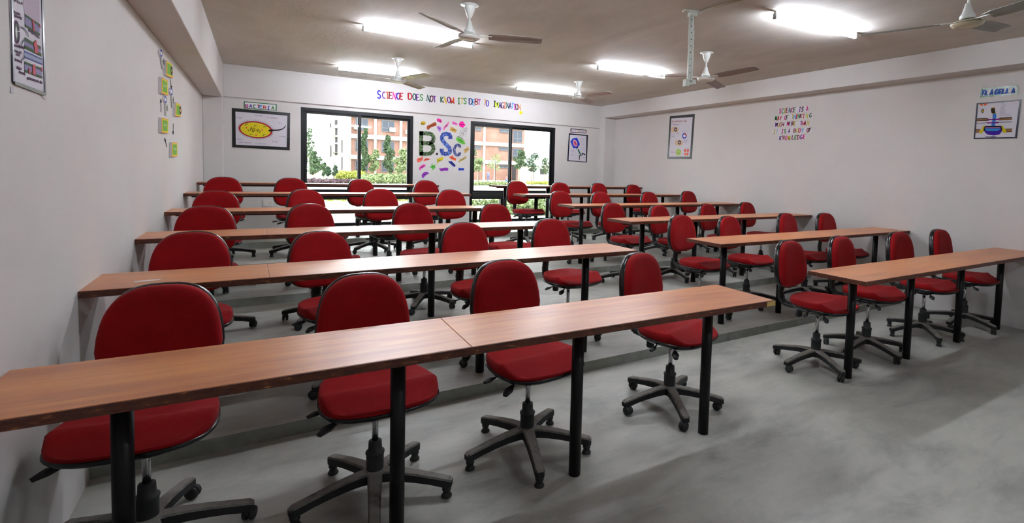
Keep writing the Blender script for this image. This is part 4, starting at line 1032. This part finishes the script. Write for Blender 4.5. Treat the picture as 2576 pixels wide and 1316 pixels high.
for (hx, hy), (fx, fy), lab in (((96, 60), (122, 250), 'paper phage cut-out with a blue ring head at the top of the cycle'), ((146, 590), (158, 780), 'paper phage cut-out below the second card of the cycle'), ((216, 500), (232, 690), 'paper phage cut-out left of the right-hand foam card')):
    t = thing('phage_cutout', lab, 'paper cut-out', origin(art, ((hx+fx)/2, (hy+fy)/2)), 0, 'phage cut-outs on the left wall')
    art.poly(ell(hx, hy, 17, 44, -.12, 20), 'head', WPAPER, t, .0005, .008); art.strokes([ell(hx+2, hy, 12, 34, -.12, 20, 0, 350)], .012, 'blue_ring', paint((44, 60, 160)), t, .008, .009)
    art.poly([(hx+4, hy+42), (hx+14, hy+40), (fx+14, fy-30), (fx+8, fy), (fx-4, fy-10), (hx+6, hy+90)], 'tail', paint((176, 176, 172)), t, .0005, .006)
    art.strokes([[(fx+10, hy+60), (fx+16, hy+80), (fx+4, hy+92), (fx+18, hy+104), (fx+6, hy+116), (fx+20, hy+128)]], .006, 'dotted_fibres', paint((90, 96, 80)), t, .006, .008); keep(t)
for a, b_, lab in (((214,362),(233,470),'thin black paper arrow between the topmost card and the right-hand phage'), ((110,735),(109,590),'thin black paper arrow pointing up between the two left cards'), ((251,868),(248,988),'thin black paper arrow under the right-hand foam card'), ((176,1132),(152,1035),'short black paper arrow beside the lowest foam card')):
    dx, dy = b_[0]-a[0], b_[1]-a[1]; l = math.hypot(dx, dy); ux, uy = dx/l, dy/l
    o = art.strokes([[a, b_], [(b_[0]-ux*30-uy*7, b_[1]-uy*30+ux*7), b_, (b_[0]-ux*30+uy*7, b_[1]-uy*30-ux*7)]], .008, 'paper_arrow', paint((30, 30, 30)), None, .0005, .003)
    tag(o, lab, 'arrow', 'arrows of the cycle on the left wall')
# ------------------------------------------------------------------ outside the windows
GZ = -.05
LAWN = mat('dry_lawn', (186, 183, 162), .9, var=1, vscale=.9, col2=(128, 140, 92))
PATH = mat('pale_paving', (206, 202, 192), .9, var=.1, vscale=2)
m = MB(); m.add([(-90, YB+.2, GZ), (150, YB+.2, GZ), (150, 170, GZ), (-90, 170, GZ)], [(0, 1, 2, 3)])
o = m.build('lawn', LAWN); tag(o, 'sunlit pale lawn stretching from the windows to the buildings outside', 'lawn'); o['kind'] = 'stuff'
m = MB(); m.box(-90, 150, 31, 37.5, GZ-.02, GZ+.02); m.box(-90, 150, 52.5, 55.5, GZ-.02, GZ+.02)
struct(m.build('trim_7', PATH))
def make_brick():
    m, nt, b = newmat('red_brick')
    v = mapping(nt, (1, 1, 1), (PI/2, 0, 0))
    br = nt.nodes.new('ShaderNodeTexBrick'); nt.links.new(v, br.inputs['Vector']); br.inputs['Scale'].default_value = 3.2
    br.inputs['Color1'].default_value = srgb((116, 66, 54)); br.inputs['Color2'].default_value = srgb((132, 86, 72)); br.inputs['Mortar'].default_value = srgb((142, 124, 114))
    br.inputs['Mortar Size'].default_value = .03
    n1 = noise(nt, mapping(nt, (1, 1, 1)), .8, 5, .6)
    nt.links.new(mixnode(nt, br.outputs['Color'], srgb((150, 120, 110)), ramp(nt, n1, [(.45, (0, 0, 0)), (.7, (.6, .6, .6))])), b.inputs['Base Color']); b.inputs['Roughness'].default_value = .9
    return m
BRICK = make_brick()
CONC = mat('pale_concrete', (168, 166, 162), .85, var=.06, vscale=.6)
WIN = mat('far_window_glass', (38, 45, 60), .25, spec=.5); WINF = mat('far_window_frame', (100, 102, 108), .6)
WHITEB = mat('white_plaster_block', (214, 212, 206), .9); DKW = mat('far_dark_opening', (52, 46, 50), .8)
FY = 66.0
def fx(px, py=350): return atY(px, py, FY).x
bl = thing('brick_building', 'three-storey red brick building with concrete slabs seen through both windows', 'building', (20.4, FY, GZ))
OX = 20.4
x0b, x1b = fx(880, 350)+.1, fx(1320, 380)
m = MB(); m.box(x0b-OX, x1b-OX, .15, 9, 0, 7.6); m.build('brick_wall', BRICK, bl)
sl_ = [(7.12, 7.75, .30), (4.62, 5.12, .28), (2.16, 2.66, .28)]
for z0, z1, d in sl_:
    m = MB(); m.box(x0b-OX-.15, x1b-OX+.15, .15-d, .15, z0-GZ, z1-GZ); m.build('concrete_slab', CONC, bl)
for px in (880, 944, 1008.5, 1072, 1132, 1189, 1218.5):
    x = fx(px)-OX; m = MB(); m.box(x-.14, x+.14, -.08, .15, 0, 7.2); m.build('concrete_column', CONC, bl)
def bwin(xa, xb, z0, z1, name='window', n=2):
    m = MB(); m.box(xa-OX, xb-OX, .06, .17, z0, z1); w_ = m.build(name, WIN, bl)
    f = MB(); t_ = .05
    f.box(xa-OX, xb-OX, .03, .06, z1-t_, z1); f.box(xa-OX, xb-OX, .03, .06, z0, z0+t_)
    for k in range(n+1):
        x = xa-OX+(xb-xa)*k/n; f.box(x-t_/2, x+t_/2, .03, .06, z0, z1)
    f.box(xa-OX, xb-OX, .03, .06, z0+(z1-z0)*.3, z0+(z1-z0)*.3+t_); f.build('window_frame', WINF, w_)
for za, zb in ((5.62, 7.06), (3.12, 4.50), (.75, 2.05)):
    for a, b_ in ((895, 925.5), (961, 991.5), (1026, 1052), (1088, 1116)): bwin(fx(a), fx(b_), za+.05, zb)
for za, zb in ((6.55, 7.06), (4.12, 4.55), (1.72, 2.08)):
    for a, b_ in ((1196, 1210), (1257, 1281)): bwin(fx(a), fx(b_), za, zb)
for za, zb in ((5.35, 7.0), (3.0, 4.5)): bwin(fx(1291), fx(1313.5), za, zb)
m = MB(); m.box(fx(1291)-OX, fx(1300)-OX, .05, .17, .1, 2.1); m.build('doorway', DKW, bl)
for px, z in ((898, 5.75), (987, 5.75), (1027, 5.6)):
    x = fx(px)-OX; m = MB(); m.box(x-.35, x+.3, -.35, .14, z-.05, z+.45); m.build('air_conditioner', CONC, bl)
# white stair block to its left
bt = thing('white_building', 'tall white plastered block with narrow dark window slits left of the brick building', 'building', (7.4, 65, GZ))
m = MB(); xa, xb = atY(826, 380, 65).x-7.4, atY(877, 380, 65).x-7.4; m.box(xa, xb, 0, 6, 0, 9.5); m.box(atY(846, 380, 65).x-7.4, atY(863, 380, 65).x-7.4, -.5, 0, 0, 9.2); m.build('wall', WHITEB, bt)
A7 = lambda X_, Y_: (750+X_/6.267, 265+Y_/6.267)
for X0, X1, Y0, Y1 in ((588,620,230,300),(594,620,355,470),(594,620,505,585),(594,620,612,782),(686,700,545,750),(686,700,812,1020),(508,520,280,345),(513,524,630,812)):
    a = atY(*A7(X0, Y0), 64.4); b_ = atY(*A7(X1, Y1), 64.4)
    m = MB(); m.box(a.x-7.4, b_.x-7.4, -.62, .3, b_.z-GZ, a.z-GZ); m.build('window_slit', DKW, bt)
for X0, X1, Y0 in ((545,700,496),(575,625,352),(575,625,608),(560,690,742)):
    a = atY(*A7(X0, Y0), 64.4); b_ = atY(*A7(X1, Y0+8), 64.4); m = MB(); m.box(a.x-7.4, b_.x-7.4, -.9, 0, b_.z-GZ, a.z-GZ); m.build('ledge', CONC, bt)
# low pale building on the right
B7 = lambda X_, Y_: (1175+X_/7.313, 295+Y_/7.313)
bq = thing('low_building', 'low pale outbuilding with dark windows right of the brick building', 'building', (34.5, 64, GZ))
a = atY(*B7(1062, 900), 64); b_ = atY(*B7(1500, 905), 64); m = MB(); m.box(a.x-34.5, b_.x+3-34.5, 0, 6, 0, a.z-GZ); m.build('wall', WHITEB, bq)
m = MB(); m.box(a.x-34.7, b_.x+3.2-34.5, -.3, 6.2, a.z-GZ, a.z-GZ+.14); m.build('roof', CONC, bq)
for X0, X1, Y0, Y1 in ((1345,1465,952,1055),(1160,1198,940,1000)):
    p = atY(*B7(X0, Y0), 64); q_ = atY(*B7(X1, Y1), 64); m = MB(); m.box(p.x-34.5, q_.x-34.5, -.03, .1, q_.z-GZ, p.z-GZ); m.build('window', DKW, bq)
# planting
LEAF = [mat('leaf_green', (62, 84, 52), .8, var=.35, vscale=3), mat('leaf_pale', (112, 126, 84), .8, var=.3, vscale=3), mat('leaf_yellow', (146, 150, 66), .8, var=.25, vscale=3),
        mat('leaf_purple', (80, 62, 70), .85, var=.3, vscale=3), mat('leaf_dark', (46, 72, 48), .8, var=.35, vscale=3)]
BARK = mat('bark', (150, 130, 112), .9); BARKW = mat('whitewashed_bark', (214, 204, 196), .9)
def leaves(b, cx, cy, cz, rx, ry, rz, n, sz):
    for _ in range(n):
        while True:
            x, y, z = (random.uniform(-1, 1) for _ in range(3))
            if .25 < x*x+y*y+z*z < 1: break
        p = Vector((cx+x*rx, cy+y*ry, cz+z*rz)); a = Vector((random.gauss(0, 1), random.gauss(0, 1), random.gauss(0, 1))).normalized(); c_ = a.cross(Vector((random.gauss(0, 1), random.gauss(0, 1), random.gauss(0, 1)))).normalized()
        s = sz*random.uniform(.6, 1.3); b.add([p-a*s, p+c_*s*.5, p+a*s, p-c_*s*.5], [(0, 1, 2, 3)])
def tree(px, pyb, pyt, wpx, lf, label, bark=BARK, trunk=.45, n=900, sz=.12, kind='tree', base=None, lean=0, clumps=7):
    g = atZ(px, pyb, GZ)
    if g.y > 62: g = atY(px, pyb, 62); g.z = GZ
    k = ((g-EYE).dot(fwd))/FPX; H = atY(px, pyt, g.y).z-GZ; W = wpx*k/2
    t = thing(kind, label, 'tree', (g.x, g.y, GZ), 0, 'trees outside the windows')
    b = MB(); random.seed(int(px*7+pyt)); r = max(.03, H*.022)
    b.tube([(0, 0, 0), (lean*.3, 0, H*.3), (lean*.7, 0, H*.6), (lean, 0, H*.85)], [r, r*.8, r*.55, r*.25], 8)
    for j in range(4):
        a = random.uniform(0, 2*PI); z = H*(trunk+.08*j); b.tube([(lean*.5, 0, z), (lean*.5+math.cos(a)*W*.6, math.sin(a)*W*.6, z+H*.18)], [r*.5, r*.18], 6)
    b.build('trunk', bark, t)
    b = MB()
    for j in range(clumps):
        fz = trunk+(1-trunk)*(j+.5)/clumps; wd = W*(1-.55*abs(fz-(trunk+.45*(1-trunk)))*2)
        a = random.uniform(0, 2*PI); leaves(b, lean+math.cos(a)*wd*.4, math.sin(a)*wd*.4, H*fz, wd*.72, wd*.72, H*(1-trunk)/clumps*1.1, n//clumps, sz)
    b.build('foliage', lf, t); return t
tree(790, 452, 383, 46, LEAF[0], 'round bushy green tree on the left of the left window view', n=1300, trunk=.25, sz=.14)
tree(776, 456, 328, 30, LEAF[0], 'tall thin sparse tree at the left edge of the left window view', n=420, trunk=.2, sz=.13, bark=BARKW)
tree(842, 452, 418, 15, LEAF[4], 'small round clipped tree on a thin stem, rightmost of three', n=900, trunk=.35, sz=.1)
tree(826, 449, 420, 14, LEAF[4], 'small round clipped tree, middle of three in the left window', n=700, trunk=.25, sz=.1)
tree(814, 446, 411, 18, LEAF[0], 'small round clipped tree, leftmost of three in the left window', n=800, trunk=.2, sz=.1)
tree(917, 446, 326, 22, LEAF[0], 'tall narrow columnar tree just right of the left window divider', n=1900, trunk=.08, sz=.15)
tree(977, 448, 346, 30, LEAF[0], 'tall pointed tree in front of the middle brick bay', n=1400, trunk=.2, sz=.15)
tree(941, 450, 380, 34, LEAF[1], 'feathery pale tree in the left window beside the columnar tree', n=900, trunk=.3, sz=.16)
tree(1012, 455, 378, 52, LEAF[1], 'wide feathery yellow-green tree at the right of the left window', n=1300, trunk=.3, sz=.16)
tree(1202, 458, 400, 34, LEAF[1], 'feathery pale tree at the left of the right window view', n=650, trunk=.5, sz=.15)
tree(1243, 459, 392, 42, LEAF[1], 'bare forked white-stemmed tree with few leaves in the right window', n=160, trunk=.5, sz=.15, bark=BARKW)
tree(1306, 452, 380, 36, LEAF[0], 'feathery green tree just right of the right window divider', n=800, trunk=.45, sz=.16)
tree(1338, 455, 388, 40, LEAF[4], 'loose dark green tree in front of the low outbuilding', n=500, trunk=.4, sz=.16)
tree(1370, 452, 400, 30, LEAF[0], 'sparse tree at the right edge of the right window view', n=350, trunk=.4, sz=.15)
tree(1190, 446, 373, 22, LEAF[0], 'sparse green tree against the brick wall at the left edge of the right window', n=320, trunk=.3, sz=.15)
def hedge(pxa, pxb, pyb, pyt, lf, label, n=1500, sz=.1, dep=.8):
    a, b_ = atZ(pxa, pyb, GZ), atZ(pxb, pyb, GZ); mid = (a+b_)/2; k = ((mid-EYE).dot(fwd))/FPX; H = (pyb-pyt)*k; L = (b_-a).length
    b = MB(); random.seed(int(pxa)); d = (b_-a).normalized(); nn = max(3, int(L/H/1.1))
    for j in range(nn):
        c_ = (a-mid)+d*(L*(j+.5)/nn); leaves(b, c_.x, c_.y, H*.48, L/nn*.75, dep, H*.55*random.uniform(.8, 1.05), n//nn, sz)
    o = b.build('hedge', lf); o.location = (mid.x, mid.y, GZ); tag(o, label, 'hedge', 'hedges outside the windows'); return o
hedge(765, 885, 463, 450, LEAF[3], 'low purple-brown hedge in front of the paving, left window', 2600, .12)
hedge(850, 912, 450, 430, LEAF[2], 'bright yellow-green hedge beside the window divider', 2200, .13)
hedge(915, 1030, 462, 436, LEAF[1], 'loose pale green shrubs low in the right half of the left window', 1500, .14, 1.4)
hedge(1188, 1284, 448, 436, LEAF[3], 'purple hedge at the foot of the brick wall, right window', 2400, .13)
hedge(1190, 1285, 466, 457, LEAF[1], 'low pale shrubs across the lawn, right window', 900, .12)
hedge(1330, 1385, 464, 456, LEAF[2], 'low yellow-green shrubs at the right edge of the right window', 700, .12)
hedge(1185, 1262, 528, 500, LEAF[1], 'pale shrubs close outside the low pane of the right window', 900, .07, .5)
hedge(1280, 1385, 540, 495, LEAF[1], 'pale shrubs close outside the right part of the low pane', 1300, .08, .6)
hedge(800, 1035, 506, 493, LEAF[2], 'pale low plants outside seen under the left window transom', 900, .06, .4)
# people far outside
def person(px, pyf, H, label, pose, shirt, trousers):
    g = atZ(px, pyf, GZ); t = thing('person', label, 'person', (g.x, g.y, GZ), -.2)
    P = [(0,0,.50),(0,0,.62),(0,0,.80),(0,0,.845),(0,-.01,.90),(.055,0,.49),(.06,-.02,.27),(.065,0,.03),(.068,-.06,.015),(-.055,0,.49),(-.06,.02,.27),(-.065,.03,.03),(-.068,-.03,.015),(.115,0,.795),(.135,.02,.64),(.12,-.06,.52),(-.115,0,.795),(-.135,.02,.64),(-.11,-.06,.55)]
    if pose == 'sit':
        P = [(0,0,.10),(0,0,.22),(0,-.02,.38),(0,-.03,.43),(0,-.04,.49),(.07,-.02,.10),(.12,-.24,.22),(.10,-.34,.03),(.10,-.40,.02),(-.07,-.02,.10),(-.12,-.24,.22),(-.10,-.34,.03),(-.10,-.40,.02),(.12,-.02,.375),(.14,-.12,.26),(.08,-.24,.24),(-.12,-.02,.375),(-.14,-.12,.26),(-.08,-.24,.24)]
    E_ = [(0,1),(1,2),(2,3),(3,4),(0,5),(5,6),(6,7),(7,8),(0,9),(9,10),(10,11),(11,12),(2,13),(13,14),(14,15),(2,16),(16,17),(17,18)]
    R_ = [.085,.075,.085,.035,.062,.055,.042,.028,.022,.055,.042,.028,.022,.036,.028,.02,.036,.028,.02]
    me = bpy.data.meshes.new('body'); me.from_pydata([Vector(p)*H for p in P], E_, []); o = bpy.data.objects.new('body', me); C.objects.link(o); o.parent = t
    sk = o.modifiers.new('skin', 'SKIN'); sk.use_smooth_shade = True
    for i, v in enumerate(me.skin_vertices[0].data): v.radius = (R_[i]*H*.92, R_[i]*H*.75); v.use_root = (i == 0)
    o.modifiers.new('sub', 'SUBSURF').levels = 1
    me.materials.append(mat('skin_tone', (140, 96, 74), .6))
    def cloth(nm, idx, rad, mt_):
        m2 = bpy.data.meshes.new(nm); mp_ = {v: i for i, v in enumerate(idx)}; m2.from_pydata([Vector(P[i])*H for i in idx], [(mp_[a], mp_[b_]) for a, b_ in E_ if a in mp_ and b_ in mp_], [])
        c_ = bpy.data.objects.new(nm, m2); C.objects.link(c_); c_.parent = t; s_ = c_.modifiers.new('skin', 'SKIN'); s_.use_smooth_shade = True
        for i, v in enumerate(m2.skin_vertices[0].data): v.radius = (rad*R_[idx[i]]*H, rad*.85*R_[idx[i]]*H); v.use_root = (i == 0)
        c_.modifiers.new('sub', 'SUBSURF').levels = 1; m2.materials.append(mt_)
    cloth('shirt', [0, 1, 2, 13, 14, 16, 17], 1.12, mat('shirt_'+pose, shirt, .9)); cloth('trousers', [0, 5, 6, 7, 9, 10, 11], 1.2, mat('trousers_'+pose, trousers, .9))
    h = MB(); hp = P[4]; h.lathe([(.0, .075), (.03, .068), (.052, .045), (.058, .015), (.05, -.01)], (hp[0]*H, hp[1]*H+.012, hp[2]*H+.01), 12)
    b2 = MB(); b2.v = [((x-hp[0]*H)*1+hp[0]*H, y, z) for x, y, z in h.v]; b2.f = h.f; b2.m = h.m; b2.smooth = h.smooth
    hh = b2.build('hair', mat('dark_hair', (34, 28, 26), .7), t)
person(1228, 456, 1.36, 'person in a blue-grey shirt and trousers walking on the lawn outside the right window', 'walk', (104, 108, 150), (84, 90, 128))
person(1276, 457, 1.5, 'person in blue sitting on the lawn beside the right window divider', 'sit', (200, 90, 110), (70, 110, 220))
# thin posts standing in the planting
for px, pyb, pyt, lab in ((840, 456, 408, 'thin dark stake beside the small clipped tree outside'), (1021, 456, 418, 'thin dark stake at the right of the left window view'), (1245, 461, 406, 'thin dark pole beside the white forked tree'), (1204, 458, 425, 'thin dark stake under the feathery tree at the left of the right window'), (1343, 460, 415, 'thin dark pole in front of the low outbuilding')):
    g = atZ(px, pyb, GZ); k = ((g-EYE).dot(fwd))/FPX; b = MB(); b.tube([(0, 0, 0), (0, 0, (pyb-pyt)*k)], .03, 6)
    o = b.build('stake', DARK); o.location = (g.x, g.y, GZ); tag(o, lab, 'stake', 'stakes outside')
